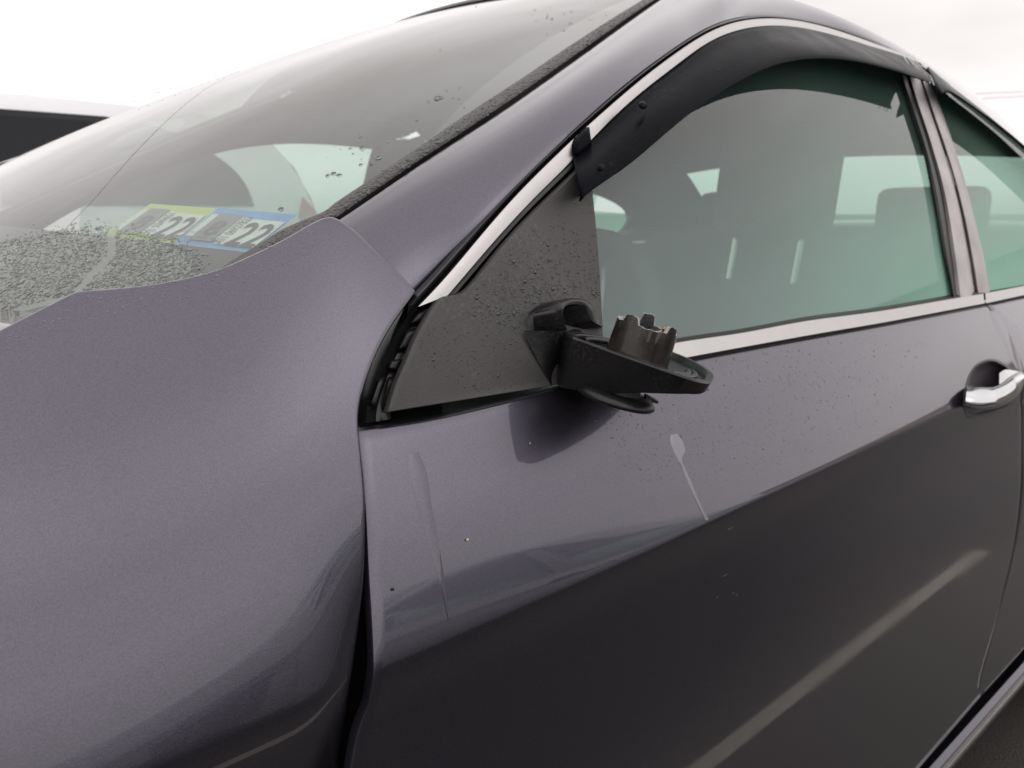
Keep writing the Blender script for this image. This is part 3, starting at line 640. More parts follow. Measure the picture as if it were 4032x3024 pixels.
# outer wall: from the deck edge down; thickness follows the photo's lower edge
fr = np.linspace(0, 1, 90)
low_px = curve([(2175, 1516), (2260, 1527), (2357, 1534), (2560, 1548), (2700, 1553), (2780, 1555)], 43)
k_tip = 52
bott = top.copy()
zb = []
for k in range(90):
    f_ = min(1.0, k / 50.0)
    h_ = np.interp(f_, [0, 0.25, 0.55, 0.85, 1.0], [0.040, 0.034, 0.021, 0.0105, 0.0078])
    if k > 58: h_ = np.interp(k, [58, 89], [0.009, 0.030])
    bott[k, 2] -= h_
cen = top.mean(0)
def inset(P, q): 
    c = P.mean(0); return c + (P - c) * q
rows = []
for (q, t_) in ((0.94, -0.0012), (0.985, -0.0002), (1.0, 0.0)):
    pass
bott[:, 1] += np.interp(np.arange(90), [0, 45, 58, 89], [0.012, 0.006, 0.0, 0.0])
ring = [inset(top, 0.92), inset(top, 0.985), top - N * 0.0012, top * 0.9 + bott * 0.1, top * 0.1 + bott * 0.9, inset(bott, 0.985), inset(bott, 0.93), inset(bott, 0.02)]
Pbk = np.stack(ring, 1)
bracket = grid_obj("mirror_bracket", np.concatenate([Pbk, Pbk[:1]]), BRACKETM, car, face=(-0.3, -1, 0), sharp=50)
# recessed deck floor with ribs round the pivot
fl = inset(top, 0.92); Pfl = np.stack([fl, inset(top, 0.90) - N * 0.0008, inset(top, 0.88) - N * 0.0050, inset(top, 0.02) - N * 0.0055], 1)
grid_obj("bracket_deck", np.concatenate([Pfl, Pfl[:1]]), BRACKETM, bracket, face=(0, 0, 1), sharp=50)
# front root web joining the plate
rt = hit(curve([(2060, 1301), (2092, 1370), (2132, 1446), (2172, 1518)], 14), S, np.linspace(0.010, 0.0078, 14))
ft = np.stack([top[0] * (1 - t_) + bott[0] * t_ for t_ in np.linspace(0, 1, 14)])
g = np.linspace(0, 1, 8)[None, :, None]
Pwb = rt[:, None] * (1 - g) + ft[:, None] * g + np.array([0, -0.0015, 0]) * (4 * g * (1 - g))
grid_obj("bracket_root", Pwb, BRACKETM, bracket)
# fairing dome over the root, open to the rear
base = hit(curve([(2062, 1302), (2062, 1262), (2078, 1228), (2133, 1196), (2235, 1180), (2318, 1190), (2344, 1232), (2352, 1262), (2378, 1284)], 40), S, 0.005)
rim = hit(curve([(2229, 1305), (2214, 1262), (2211, 1222), (2224, 1200), (2265, 1192), (2303, 1203), (2318, 1232), (2333, 1262), (2376, 1288)], 40), S, np.interp(np.linspace(0, 1, 40), [0, 0.3, 0.6, 1], [0.022, 0.030, 0.024, 0.014]))
g = np.linspace(0, 1, 14)[None, :, None]
bul = np.sin(np.linspace(0, math.pi, 40))[:, None, None]
Pdm = base[:, None] * (1 - g) + rim[:, None] * g + np.array([-0.002, -0.006, 0.003]) * (4 * g * (1 - g)) * bul
Pdm[:, 0, 1] += 0.003
inn = rim + (rim.mean(0) - rim) * 0.10; inn2 = inn + np.array([-0.018, 0.012, -0.004]); inn3 = inn2 + (inn2.mean(0) - inn2) * 0.6 + np.array([-0.006, 0.004, 0])
Pdm = np.concatenate([Pdm, inn[:, None], inn2[:, None], inn3[:, None]], 1)
grid_obj("bracket_fairing", Pdm, BRACKETM, bracket, face=(-0.5, -1, 0.4), sharp=60)
# pivot post with broken crown
ax = N; e1 = np.cross(ax, [0, 1, 0.0]); e1 /= np.linalg.norm(e1); e2 = np.cross(ax, e1)
pc0 = deck([[2513, 1393]])[0] - N * 0.004
na = 240; th = np.linspace(0, 2 * math.pi, na, endpoint=False)
def circ(c, r_, z_): return c + np.outer(np.cos(th) * r_, e1) + np.outer(np.sin(th) * r_, e2) + np.outer(np.broadcast_to(z_, (na,)), ax)
crown = np.zeros(na); rs = np.random.default_rng(3)
# teeth placed by the direction they have round the post
def azim(px):  # angle of a photo point on the rim plane
    q = on_plane(np.array([px], float), pc0 + ax * 0.0275, ax)[0] - pc0; return math.atan2(q @ e2, q @ e1)
for (c_, w_, h_) in (((2452, 1252), 0.30, 0.0050), ((2545, 1236), 0.30, 0.0068), ((2652, 1306), 0.28, 0.0046), ((2560, 1330), 0.0, 0.0)):
    a_ = azim(c_); dd = np.abs((th - a_ + math.pi) % (2 * math.pi) - math.pi)
    if w_ > 0: crown = np.maximum(crown, h_ * np.clip((w_ - dd) / 0.09, 0, 1))
crown += 0.0004 * np.sin(th * 5 + 1) + 0.0003 * np.sin(th * 17)
Rp = 0.0225; H0 = 0.0250
rings = [circ(pc0, Rp * 1.05, 0.0), circ(pc0, Rp * 1.02, 0.0015), circ(pc0, Rp * 1.01, 0.004), circ(pc0, Rp, H0 * 0.6), circ(pc0, Rp * 0.985, H0 - 0.0006), circ(pc0, Rp * 0.965, H0 + crown), circ(pc0, Rp * 0.80, H0 + crown * 0.97), circ(pc0, Rp * 0.77, H0 - 0.002), circ(pc0, Rp * 0.76, 0.010), circ(pc0, 0.0005, 0.010)]
Pc = np.stack(rings, 1); Pc = np.concatenate([Pc, Pc[:1]])
POSTM = simple("scuffed_post", (0.040, 0.034, 0.031), 0.18, metal=0.35, noise=0.7, nscale=60, bump=0.08, bscale=300, rvar=0.14, dust=0.2)
TORN = simple("torn_plastic", (0.34, 0.335, 0.33), 0.22, noise=0.6, nscale=300, bump=0.6, bscale=700)
post = grid_obj("pivot_post", Pc, None, bracket, face=(-1, -1, 0), sharp=40, mats=[POSTM, TORN, BRACKETM])
for f_ in post.data.polygons:
    k_ = min(i_ % 10 for i_ in f_.vertices)
    f_.material_index = 1 if k_ in (5,) else (2 if k_ >= 6 else 0)
for sp_ in STRANDS:
    c_ = curve(sp_, 14); tube("tape_strand", hit(c_, S, np.interp(c_[:, 1], [208, 335], [0.008, 0.0335])), 0.0006, THREAD, visor, ns=5)
# torn copper wires inside the post, washer ring ribs on the deck
copper = simple("copper_strand", (0.55, 0.26, 0.06), 0.35, metal=0.8)
for k in range(4):
    a_ = 0.5 + k * 0.35; c0 = pc0 + ax * 0.010
    tube("wire_end", [c0 + e1 * 0.008 * math.cos(a_) + e2 * 0.008 * math.sin(a_), c0 + ax * 0.010 + e1 * 0.010 * math.cos(a_ + .3) + e2 * 0.010 * math.sin(a_ + .3), c0 + ax * (0.014 + 0.001 * k) + e1 * 0.012 * math.cos(a_ + .9) + e2 * 0.012 * math.sin(a_ + .9)], 0.0009, copper if k % 2 else DARKVOID, bracket)
def arc_rib(rad, a0, a1, name="deck_rib"):
    g_ = np.linspace(a0, a1, 24); c = pc0 + ax * 0.0015
    tube(name, [c + rad * (math.cos(q) * e1 + math.sin(q) * e2) for q in g_], 0.0021, BRACKETM, bracket)
def az2(px): q = deck([px])[0] - pc0; return math.atan2(q @ e2, q @ e1), np.linalg.norm(q)
for (c_, hw) in (((2310, 1312), 0.55), ((2335, 1325), 0.5), ((2735, 1470), 0.55), ((2705, 1462), 0.5)):
    a_, r_ = az2(c_); arc_rib(r_, a_ - hw, a_ + hw)
# under-plate: thin dished flange hanging below the bracket, with a torn tab
dc = on_plane(np.array([[2420.0, 1566.0]]), pc0 - ax * 0.030, np.array([0.10, -0.08, 1.0]) / np.linalg.norm([0.10, -0.08, 1.0]))[0]
ax0 = ax.copy(); 
dring = []
for (q, z_) in ((0.0005, 0.006), (0.016, 0.006), (0.026, 0.005), (0.0295, 0.002), (0.0300, 0.0), (0.0285, -0.0015), (0.020, -0.002), (0.0005, -0.002)):
    dring.append(circ(dc, q, z_))
Pd_ = np.stack(dring, 1); grid_obj("under_flange", np.concatenate([Pd_, Pd_[:1]]), BRACKETM, bracket, face=(0, 0, 1), sharp=60)
hub = [circ(dc + e1 * 0.0, 0.017, 0.004), circ(dc, 0.016, 0.020), circ(dc, 0.001, 0.020)]
Ph_ = np.stack(hub, 1); grid_obj("under_hub", np.concatenate([Ph_, Ph_[:1]]), PLASTIC, bracket, face=(-1, -1, 0))
tb = at_y(np.array([[2545, 1560], [2556, 1562], [2594, 1582], [2590, 1590], [2560, 1584], [2545, 1572]], float), dc[1] - 0.012)
Ptab = np.stack([tb, tb + np.array([0.002, 0.004, 0.001])], 1); grid_obj("torn_tab", np.concatenate([Ptab, Ptab[:1]]), BRACKETM, bracket)
vv = [tuple(q) for q in tb] ; mesh_obj("torn_tab", vv, [tuple(range(6))], BRACKETM, bracket, smooth=False)

# --- door handle: bowl and chrome pull
bw = curve([(3801, 1600), (3806, 1540), (3822, 1480), (3850, 1440), (3902, 1421), (3945, 1436), (3975, 1462), (3985, 1530), (3975, 1590), (3920, 1616), (3850, 1636), (3815, 1634)], 60)
bcen = bw.mean(0); Pbw = []
for q, dp in ((1.10, 0.0002), (1.06, -0.0009), (1.0, -0.0004), (0.95, 0.004), (0.86, 0.013), (0.6, 0.020), (0.02, 0.022)):
    Pbw.append(hit(bcen + (bw - bcen) * q, S, -dp))
Pbw = np.stack(Pbw, 1); Pbw = np.concatenate([Pbw, Pbw[:1]])
BOWL = simple("handle_bowl_paint", (0.11, 0.10, 0.115), 0.42, metal=0.35)
grid_obj("handle_bowl", Pbw, BOWL, front_door)
hole = hit(bcen + (bw - bcen) * 1.0)[:, [0, 2]]
bm = bmesh.new(); bm.from_mesh(front_door.data)
fl_ = [f_ for f_ in bm.faces if f_.calc_center_median().y < 0.03]
ce = np.array([f_.calc_center_median()[:] for f_ in fl_])
ins_ = in_poly(ce[:, [0, 2]], hole)
bmesh.ops.delete(bm, geom=[f_ for f_, k_ in zip(fl_, ins_) if k_], context='FACES')
hd_ = curve(np.concatenate([hole, hole[:1]]), 600, False)
for v_ in bm.verts:   # fit the cut edge to the outline of the bowl
    if v_.is_boundary and v_.co.y < 0.03:
        d_ = np.hypot(hd_[:, 0] - v_.co.x, hd_[:, 1] - v_.co.z); k_ = int(np.argmin(d_))
        if d_[k_] < 0.012: v_.co.x, v_.co.z = hd_[k_]; v_.co.y = float(S(hd_[k_][0], hd_[k_][1]))
bm.to_mesh(front_door.data); bm.free()
# pull: loft of sections along x
hs_ = [(0.0, 0.0), ]
def handle():
    # stations: (photo px of top edge, bottom edge, stand-off)
    topp = curve([(3808, 1519), (3850, 1516), (3906, 1518), (3945, 1503), (3980, 1480), (4012, 1464), (4034, 1468)], 40)
    botp = curve([(3800, 1602), (3830, 1612), (3875, 1616), (3930, 1608), (3985, 1584), (4018, 1548), (4036, 1505)], 40)
    so_ = np.interp(np.linspace(0, 1, 40), [0, 0.12, 0.45, 0.8, 1.0], [0.001, 0.006, 0.016, 0.019, 0.009])
    v_ = np.linspace(0, 1, 13); px = topp[:, None] * (1 - v_)[None, :, None] + botp[:, None] * v_[None, :, None]
    prof = np.sin(np.pi * np.clip(v_, 0.0, 1.0)) ** 0.5 * 0.013 + 0.006 * (v_ - 0.2) - 0.004
    P = hit(px, S, so_[:, None] + prof[None, :])
    bk = hit(px[:, ::-1], S, so_[:, None] - 0.006)
    P = np.concatenate([P, bk[:, 1:-1], P[:, :1]], 1)
    return grid_obj("door_handle", P, CHROMEB, front_door, sharp=60)
handle()
lg = hit(curve([(3935, 1470), (3960, 1455), (4010, 1462)], 8), S, 0.004); lg2 = hit(curve([(3935, 1520), (3975, 1510), (4010, 1500)], 8), S, 0.018)
grid_obj("handle_lock_cover", np.stack([lg, lg2], 1), CHROMEB, front_door)

# --- registration stickers inside the glass
def quad_map(q):
    q = [np.array(k, float) for k in q]   # TL, TR, BR, BL
    def f(s, t):  # s to the right, t up
        s = np.asarray(s)[..., None]; t = np.asarray(t)[..., None]
        return q[3] * (1 - s) * (1 - t) + q[2] * s * (1 - t) + q[1] * s * t + q[0] * (1 - s) * t
    return f
def flat(name, fmap, poly_or_grid, mat, parent, depth):
    s0, s1, t0, t1 = poly_or_grid
    s_, t_ = np.meshgrid(np.linspace(s0, s1, 10), np.linspace(t0, t1, 10), indexing='ij')
    return grid_obj(name, hitW(fmap(s_, t_), -depth), mat, parent, face=(-0.4, 0, 1))
def text_on(name, txt, fmap, s, t, size, mat, parent, depth, rot=0.0, aspect=1.0, bold=0.0):
    cu = bpy.data.curves.new("txt", 'FONT'); cu.body = txt; cu.size = 1.0; cu.offset = bold; cu.resolution_u = 3
    to = bpy.data.objects.new("txt", cu); COL.objects.link(to)
    dg = bpy.context.evaluated_depsgraph_get(); dg.update(); me = bpy.data.meshes.new_from_object(to.evaluated_get(dg))
    vs_ = np.array([v_.co[:] for v_ in me.vertices]); fs_ = [tuple(p_.vertices) for p_ in me.polygons]
    bpy.data.objects.remove(to); bpy.data.meshes.remove(me); bpy.data.curves.remove(cu)
    x_ = vs_[:, 0] * size * aspect; y_ = vs_[:, 1] * size
    c_, s_ = math.cos(rot), math.sin(rot)
    P = hitW(fmap(s + x_ * c_ - y_ * s_, t + x_ * s_ + y_ * c_), -depth)
    return mesh_obj(name, P, fs_, mat, parent, smooth=False)
LIME = simple("lime_print", (0.45, 0.54, 0.14), 0.5, noise=0.25, nscale=200); BLUE = simple("blue_print", (0.10, 0.29, 0.60), 0.5, noise=0.25, nscale=200)
PALE = simple("pale_print", (0.60, 0.64, 0.60), 0.5, noise=0.12, nscale=220); GREYP = simple("grey_print", (0.20, 0.20, 0.22), 0.5, noise=0.2, nscale=150)
INK = simple("print_ink", (0.025, 0.022, 0.022), 0.5); INKR = simple("print_ink_worn", (0.10, 0.085, 0.09), 0.5)
for nm, q, colm, serial in (("inspection_sticker", [(592, 802), (851, 820), (687, 957), (401, 930)], LIME, "EM1 5249651"), ("inspection_sticker", [(860, 819), (1170, 846), (984, 993), (687, 956)], BLUE, "A11 06927823")):
    fm = quad_map(q)
    st = flat(nm, fm, (0, 1, 0, 1), colm, car, 0.006)
    st["label"] = "lime green bordered inspection sticker" if colm is LIME else "blue bordered inspection sticker"
    flat("sticker_panel", fm, (0.02, 0.50, 0.20, 0.84), PALE, st, 0.0054)
    flat("sticker_panel", fm, (0.46, 0.97, 0.10, 0.80), PALE, st, 0.0052)
    flat("grey_box", fm, (0.10, 0.40, 0.14, 0.88), GREYP, st, 0.0048)
    text_on("printed_number", "8", fm, 0.16, 0.30, 0.55, INKR, st, 0.0044, bold=0.02, aspect=0.62)
    text_on("printed_number", "22", fm, 0.56, 0.12, 0.86, INK, st, 0.0044, bold=0.01, aspect=0.46)
    text_on("serial_number", serial, fm, 0.535, 0.12, 0.155, INK, st, 0.0044, rot=math.pi / 2, aspect=0.80)
fm = quad_map([(690, 890), (890, 910), (840, 985), (640, 965)])
for k, tx in enumerate(("AGC  AUTOMOTIVE", "DOT-376  M3H0  AS1", "          30B", "     LAMISAFE")):
    text_on("glass_mark", tx, fm, 0.10 - 0.02 * k, 0.74 - 0.235 * k, 0.17, INK, windshield, 0.001, aspect=0.56)

# --- water: streaks and beads
FILM2 = simple("water_run_painted_sheen", (0.215, 0.203, 0.232), 0.45, metal=0.5, coat=0.6, noise=0.15, nscale=120)  # water run whose bright sky sheen is painted as a paler colour
def film(name, A, B, parent, n=40, off=0.0006, fn=S, mat=None):
    return grid_obj(name, ribbon(A, B, n, 5, fn, off=np.array([0, off, off, off, 0])), mat or FILM, parent)
film("water_streak", [(2642, 1712), (2640, 1740), (2655, 1780), (2676, 1822), (2690, 1860), (2720, 1930), (2752, 2000), (2776, 2050)], [(2665, 1708), (2692, 1745), (2698, 1785), (2690, 1820), (2704, 1855), (2736, 1925), (2768, 2000), (2792, 2045)], front_door, mat=FILM2)
film("water_streak", [(1600, 1790), (1618, 1900), (1655, 2050), (1700, 2200), (1745, 2350), (1765, 2440)], [(1648, 1780), (1680, 1860), (1700, 1990), (1722, 2100), (1752, 2300), (1772, 2430)], front_door)
film("water_streak", [(3890, 1225), (3940, 1330), (3985, 1420), (4005, 1455)], [(3925, 1225), (3965, 1290), (3995, 1370), (4008, 1440)], front_door, mat=FILM2)
film("water_streak", [(3910, 1222), (3970, 1310), (4010, 1390), (4040, 1480)], [(3945, 1218), (4010, 1270), (4050, 1330), (4080, 1440)], rear_door, mat=FILM2)

_ico = bmesh.new(); bmesh.ops.create_icosphere(_ico, subdivisions=2, radius=1.0)
bmesh.ops.bisect_plane(_ico, geom=_ico.verts[:] + _ico.edges[:] + _ico.faces[:], plane_co=(0, 0, -0.05), plane_no=(0, 0, 1), clear_inner=True)
_ico.verts.ensure_lookup_table(); BV = np.array([v_.co[:] for v_ in _ico.verts]); BF = [tuple(v_.index for v_ in f_.verts) for f_ in _ico.faces]; _ico.free()
def beads(name, pos, nor, rad, parent, flatn=0.45, mat=None):
    """many small water beads as one mesh"""
    V = []; Fc = []; nb = len(BV)
    for k in range(len(pos)):
        n_ = nor[k] / np.linalg.norm(nor[k]); a_ = np.cross(n_, [0.0, 0.3, 1.0]); a_ /= np.linalg.norm(a_); b_ = np.cross(n_, a_)
        q = rng.uniform(0, 6.28); s1 = rad[k] * rng.uniform(0.8, 1.35); s2 = rad[k] * rng.uniform(0.75, 1.1)
        c_, s_ = math.cos(q), math.sin(q); a2 = a_ * c_ + b_ * s_; b2 = b_ * c_ - a_ * s_
        V.append(pos[k] + BV[:, :1] * a2 * s1 + BV[:, 1:2] * b2 * s2 + BV[:, 2:] * n_ * rad[k] * flatn)
        Fc += [tuple(i + k * nb for i in f_) for f_ in BF]
    o = mesh_obj(name, np.concatenate(V), Fc, mat or WATER, parent, sharp=0); o["kind"] = "stuff"
    return o
def scatter_px(poly, n):
    poly = np.array(poly, float); out = []
    while sum(map(len, out)) < n:
        q = rng.uniform(poly.min(0), poly.max(0), (n * 2, 2)); out.append(q[in_poly(q, poly)])
    return np.concatenate(out)[:n]
def nrmS(p, fn=S, e=0.002):
    dx = (fn(p[:, 0] + e, p[:, 2]) - fn(p[:, 0] - e, p[:, 2])) / (2 * e); dz = (fn(p[:, 0], p[:, 2] + e) - fn(p[:, 0], p[:, 2] - e)) / (2 * e)
    return np.stack([dx, -np.ones(len(p)), dz], 1)
def nrmW(p, e=0.002):
    dx = (W(p[:, 0] + e, p[:, 1]) - W(p[:, 0] - e, p[:, 1])) / (2 * e); dy = (W(p[:, 0], p[:, 1] + e) - W(p[:, 0], p[:, 1] - e)) / (2 * e)
    return np.stack([-dx, -dy, np.ones(len(p))], 1)
# corner plate
pl = [(2250, 720), (2325, 780), (2355, 1000), (2368, 1190), (2240, 1178), (2110, 1195), (2055, 1250), (2050, 1320), (1980, 1300), (1800, 1230), (1860, 1150), (1990, 985)]
q = scatter_px(pl, 3600); dens = np.clip((q[:, 1] - 850) / 350, 0.05, 1) * np.clip((q[:, 0] - 1750) / 350, 0.1, 1); q = q[rng.uniform(size=len(q)) < dens]
p = hit(q, S, 0.007); beads("water_beads", p, nrmS(p), rng.lognormal(math.log(0.00042), 0.48, len(p)), plate, mat=WETBEAD, flatn=0.55)
q = scatter_px([(1640, 1330), (1800, 1230), (2040, 1330), (2120, 1500), (1900, 1550), (1700, 1480)], 500); p = hit(q, S, 0.007); beads("water_beads", p, nrmS(p), rng.lognormal(math.log(0.00036), 0.35, len(p)), plate, mat=WETBEAD, flatn=0.55)
# windshield moulding
tpar = rng.uniform(0.12, 1, 1700); vpar = rng.uniform(0.10, 0.72, 1700)
ia = np.clip((tpar * (Pm.shape[0] - 1)).astype(int), 0, Pm.shape[0] - 2); ib = vpar * 7; i0 = np.clip(ib.astype(int), 0, 6); fb = (ib - i0)[:, None]
p = Pm[ia, i0] * (1 - fb) + Pm[ia, i0 + 1] * fb
p = p + (Pm[ia + 1, i0] - Pm[ia, i0]) * rng.uniform(0, 1, (len(p), 1))
beads("water_beads", p, nrmW(p), rng.lognormal(math.log(0.00072), 0.42, len(p)), moulding, mat=WETBEAD, flatn=0.55)
# long thin grey line across the windshield
thin_ln = relax(curve([(255, 905), (389, 760), (547, 583), (717, 419), (851, 322), (930, 285)], 60), 20)
tube("thin_grey_line", hitW(thin_ln, 0.0002), np.interp(np.linspace(0, 1, 60), [0, 0.5, 1], [0.00022, 0.0002, 0.00006]), simple("thin_line_grey", (0.32, 0.32, 0.31), 0.3), windshield, ns=5)
# windshield foot
DEW = glass_mat("dew_film", (0.9, 0.92, 0.9), veil=0.46, veilcol=(0.58, 0.64, 0.58))
wt_ = [(-160, 1045), (-20, 995), (60, 968), (200, 936), (330, 922), (420, 918), (560, 942), (680, 978), (750, 1016), (785, 1070)]
wb_ = [(-160, 1290), (-20, 1255), (150, 1212), (285, 1180), (335, 1170), (520, 1155), (640, 1135), (720, 1112), (775, 1092), (800, 1075)]
P = ribbon(wt_, wb_, 60, 16, W, off=0.0002)
dewf = grid_obj("dew_film", P, DEW, windshield, face=(-0.4, 0, 1)); dewf["kind"] = "stuff"
wl = [(-20, 975), (60, 948), (200, 917), (330, 903), (420, 897), (560, 925), (680, 962), (760, 1000), (790, 1060), (800, 1075), (640, 1115), (335, 1148), (285, 1158), (-20, 1230)]
q = scatter_px(wl, 6000); line = (q[:, 0] - (310 + (1010 - q[:, 1]) * -0.0)); 
mid = np.interp(q[:, 1], [1000, 1030, 1080, 1110, 1150], [440, 410, 360, 335, 300]); q = q[np.abs(q[:, 0] - mid) > 16]
p = hitW(q, 0.0003); beads("water_beads", p, nrmW(p), rng.lognormal(math.log(0.00050), 0.45, len(p)), windshield, flatn=0.30, mat=DEWBEAD)
tq = curve([(-20, 975), (60, 948), (200, 917), (330, 903), (420, 897), (560, 925), (680, 962), (760, 1000), (800, 1050)], 160)
q = np.concatenate([tq + rng.normal(0, 5, tq.shape), tq + np.stack([rng.normal(0, 20, 160), -np.abs(rng.normal(0, 16, 160))], 1)]); p = hitW(q, 0.0003)
beads("water_beads", p, nrmW(p), rng.lognormal(math.log(0.00070), 0.45, len(p)), windshield, flatn=0.45, mat=DEWBEAD)
q = np.array([(870 / 1.6458, 658 / 1.6458), (566, 386), (622, 367), (674, 350), (698, 341), (740, 328), (785, 313), (811, 304), (848, 293), (872, 285), (903, 277), (930, 268), (1106, 823), (1335, 690), (1313, 684), (1290, 692)]); p = hitW(q, 0.0003)
beads("water_beads", p, nrmW(p), np.linspace(0.0022, 0.0022, len(p)), windshield, flatn=0.6)
q = np.concatenate([rng.normal((1430, 600), (70, 40), (25, 2)), rng.normal((2200, 60), (90, 35), (22, 2)), rng.normal((1760, 380), (60, 60), (14, 2))]); p = hitW(q, 0.0003)
beads("water_beads", p, nrmW(p), rng.lognormal(math.log(0.0010), 0.5, len(p)), windshield, flatn=0.6)
# door, near the mirror and under the belt
q = scatter_px([(2300, 1600), (2800, 1420), (3400, 1320), (3700, 1330), (3500, 1650), (2900, 1900), (2500, 1900)], 1300); p = hit(q, S, 0.0001); beads("water_beads", p, nrmS(p), rng.lognormal(math.log(0.00036), 0.45, len(p)), front_door, mat=PAINTBEAD)
q = scatter_px([(0, 1310), (335, 1152), (850, 1072), (1230, 890), (1330, 900), (1200, 1010), (900, 1140), (300, 1270), (0, 1400)], 1500); p = hit(q, SF, 0.0001); beads("water_beads", p, nrmS(p, SF), rng.lognormal(math.log(0.00021), 0.4, len(p)), fender, mat=PAINTBEAD)
# bits stuck to the door and pale scuffs below the crease
for (a, b, r_, mt) in ((1840, 2125, 0.0013, simple("pale_chip", (0.6, 0.52, 0.38), 0.5)), (1545, 2320, 0.0011, DARKVOID), (2085, 1745, 0.0009, TORN)):
    p = hit(np.array([[a, b]], float), S, 0.0002); g_ = np.linspace(0, 2 * math.pi, 8)
    c_ = [p[0] + np.array([math.cos(q) * r_ * random.uniform(0.6, 1.3), -0.0006, math.sin(q) * r_ * random.uniform(0.6, 1.3)]) for q in g_[:-1]]
    mesh_obj("debris", c_ + [p[0] + np.array([0, -0.0016, 0.0003])], [(i_, (i_ + 1) % 7, 7) for i_ in range(7)], mt, front_door, smooth=False)
SCUFF = simple("paint_scuff", (0.13, 0.125, 0.14), 0.5)
for k in range(5):
    c0 = np.array([2860.0, 2300.0]) + rng.normal(0, 1, 2) * (55, 70); ln = rng.uniform(8, 34); an = -0.5 + rng.normal(0, 0.25)
    tube("scuff", hit(np.array([c0, c0 + 0.5 * ln * np.array([math.cos(an), math.sin(an)]) + rng.normal(0, 2, 2), c0 + ln * np.array([math.cos(an), math.sin(an)])]), S, 0.0), [0.00008, 0.00026, 0.00008], SCUFF, front_door, ns=5)
for k in range(14):
    c0 = np.array([3160.0, 1500.0]) + rng.normal(0, 1, 2) * (70, 45); ln = rng.uniform(8, 26); an = 0.9 + rng.normal(0, 0.4)
    tube("scuff", hit(np.array([c0, c0 + 0.5 * ln * np.array([math.cos(an), math.sin(an)]), c0 + ln * np.array([math.cos(an), math.sin(an)])]), S, 0.0), [0.00006, 0.0002, 0.00006], SCUFF, front_door, ns=5)
# drop hanging from the bracket tip
tp = bott[48] + np.array([0, 0, 0.0004]); beads("hanging_drop", np.array([tp]), np.array([[0, 0, -1.0]]), np.array([0.0014]), bracket, flatn=1.1)["kind"] = "stuff"

# ------------------------------------------------------------------ cabin
def rbox(name, c, s, mat, parent, bev=0.03, rot=(0, 0, 0), seg=3, taper=None):
    bm = bmesh.new(); bmesh.ops.create_cube(bm, size=1.0)
    for v_ in bm.verts:
        if taper and v_.co.z > 0: v_.co.x *= taper[0]; v_.co.y *= taper[1]
        v_.co = Vector((v_.co.x * s[0], v_.co.y * s[1], v_.co.z * s[2]))
    bmesh.ops.bevel(bm, geom=bm.edges[:], offset=bev, segments=seg, profile=0.6, affect='EDGES')
    bmesh.ops.rotate(bm, verts=bm.verts, matrix=Matrix.Rotation(rot[1], 3, 'Y')); bmesh.ops.translate(bm, verts=bm.verts, vec=Vector(c))
    me = bpy.data.meshes.new(name); bm.to_mesh(me); bm.free(); me.materials.append(mat)
    me.polygons.foreach_set("use_smooth", [True] * len(me.polygons)); me.set_sharp_from_angle(angle=math.radians(40))
    o = bpy.data.objects.new(name, me); link(o, parent); return o
dash = rbox("dashboard", (0.42, YC, 0.90), (0.62, 1.52, 0.26), TRIM, car, bev=0.09)
rbox("cabin_floor", (1.5, YC, 0.28), (2.8, 1.6, 0.06), TRIM, car, bev=0.02)
for yy in (0.48, 1.36):
    st = rbox("front_seat", (1.28, yy, 0.76), (0.14, 0.50, 0.54), SEAT, car, bev=0.06, rot=(0, math.radians(14), 0), taper=(0.8, 0.85))
    rbox("seat_cushion", (1.00, yy, 0.52), (0.52, 0.52, 0.16), SEAT, st, bev=0.06)
    rbox("headrest", (1.375, yy, 1.205), (0.10, 0.23, 0.21), SEAT, st, bev=0.045, rot=(0, math.radians(8), 0))
    for dy in (-0.07, 0.07):
        tube("headrest_post", [(1.335, yy + dy, 0.99), (1.365, yy + dy, 1.13)], 0.0065, STEEL, st)
bench = rbox("rear_bench", (2.30, YC, 0.80), (0.16, 1.35, 0.56), SEAT, car, bev=0.06, rot=(0, math.radians(20), 0))
rbox("seat_cushion", (2.0, YC, 0.50), (0.5, 1.35, 0.16), SEAT, bench, bev=0.06)
for yy in (0.60, 1.24): rbox("headrest", (2.42, yy, 1.14), (0.09, 0.30, 0.17), SEAT, bench, bev=0.04)
rbox("parcel_shelf", (2.70, YC, 1.02), (0.50, 1.30, 0.04), TRIM, car, bev=0.015)
rbox("firewall", (0.06, YC, 0.62), (0.05, 1.5, 0.62), TRIM, car, bev=0.01)
# steering wheel
sw = [(0.78 + 0.10 * math.sin(a_) * 0.9, 0.48 + 0.18 * math.cos(a_), 0.95 + 0.165 * math.sin(a_)) for a_ in np.linspace(0, 2 * math.pi, 40)]
wheel_ = tube("steering_wheel", sw, 0.014, TRIM, car)
rbox("wheel_hub", (0.76, 0.48, 0.945), (0.05, 0.16, 0.10), TRIM, wheel_, bev=0.02, rot=(0, math.radians(-25), 0))
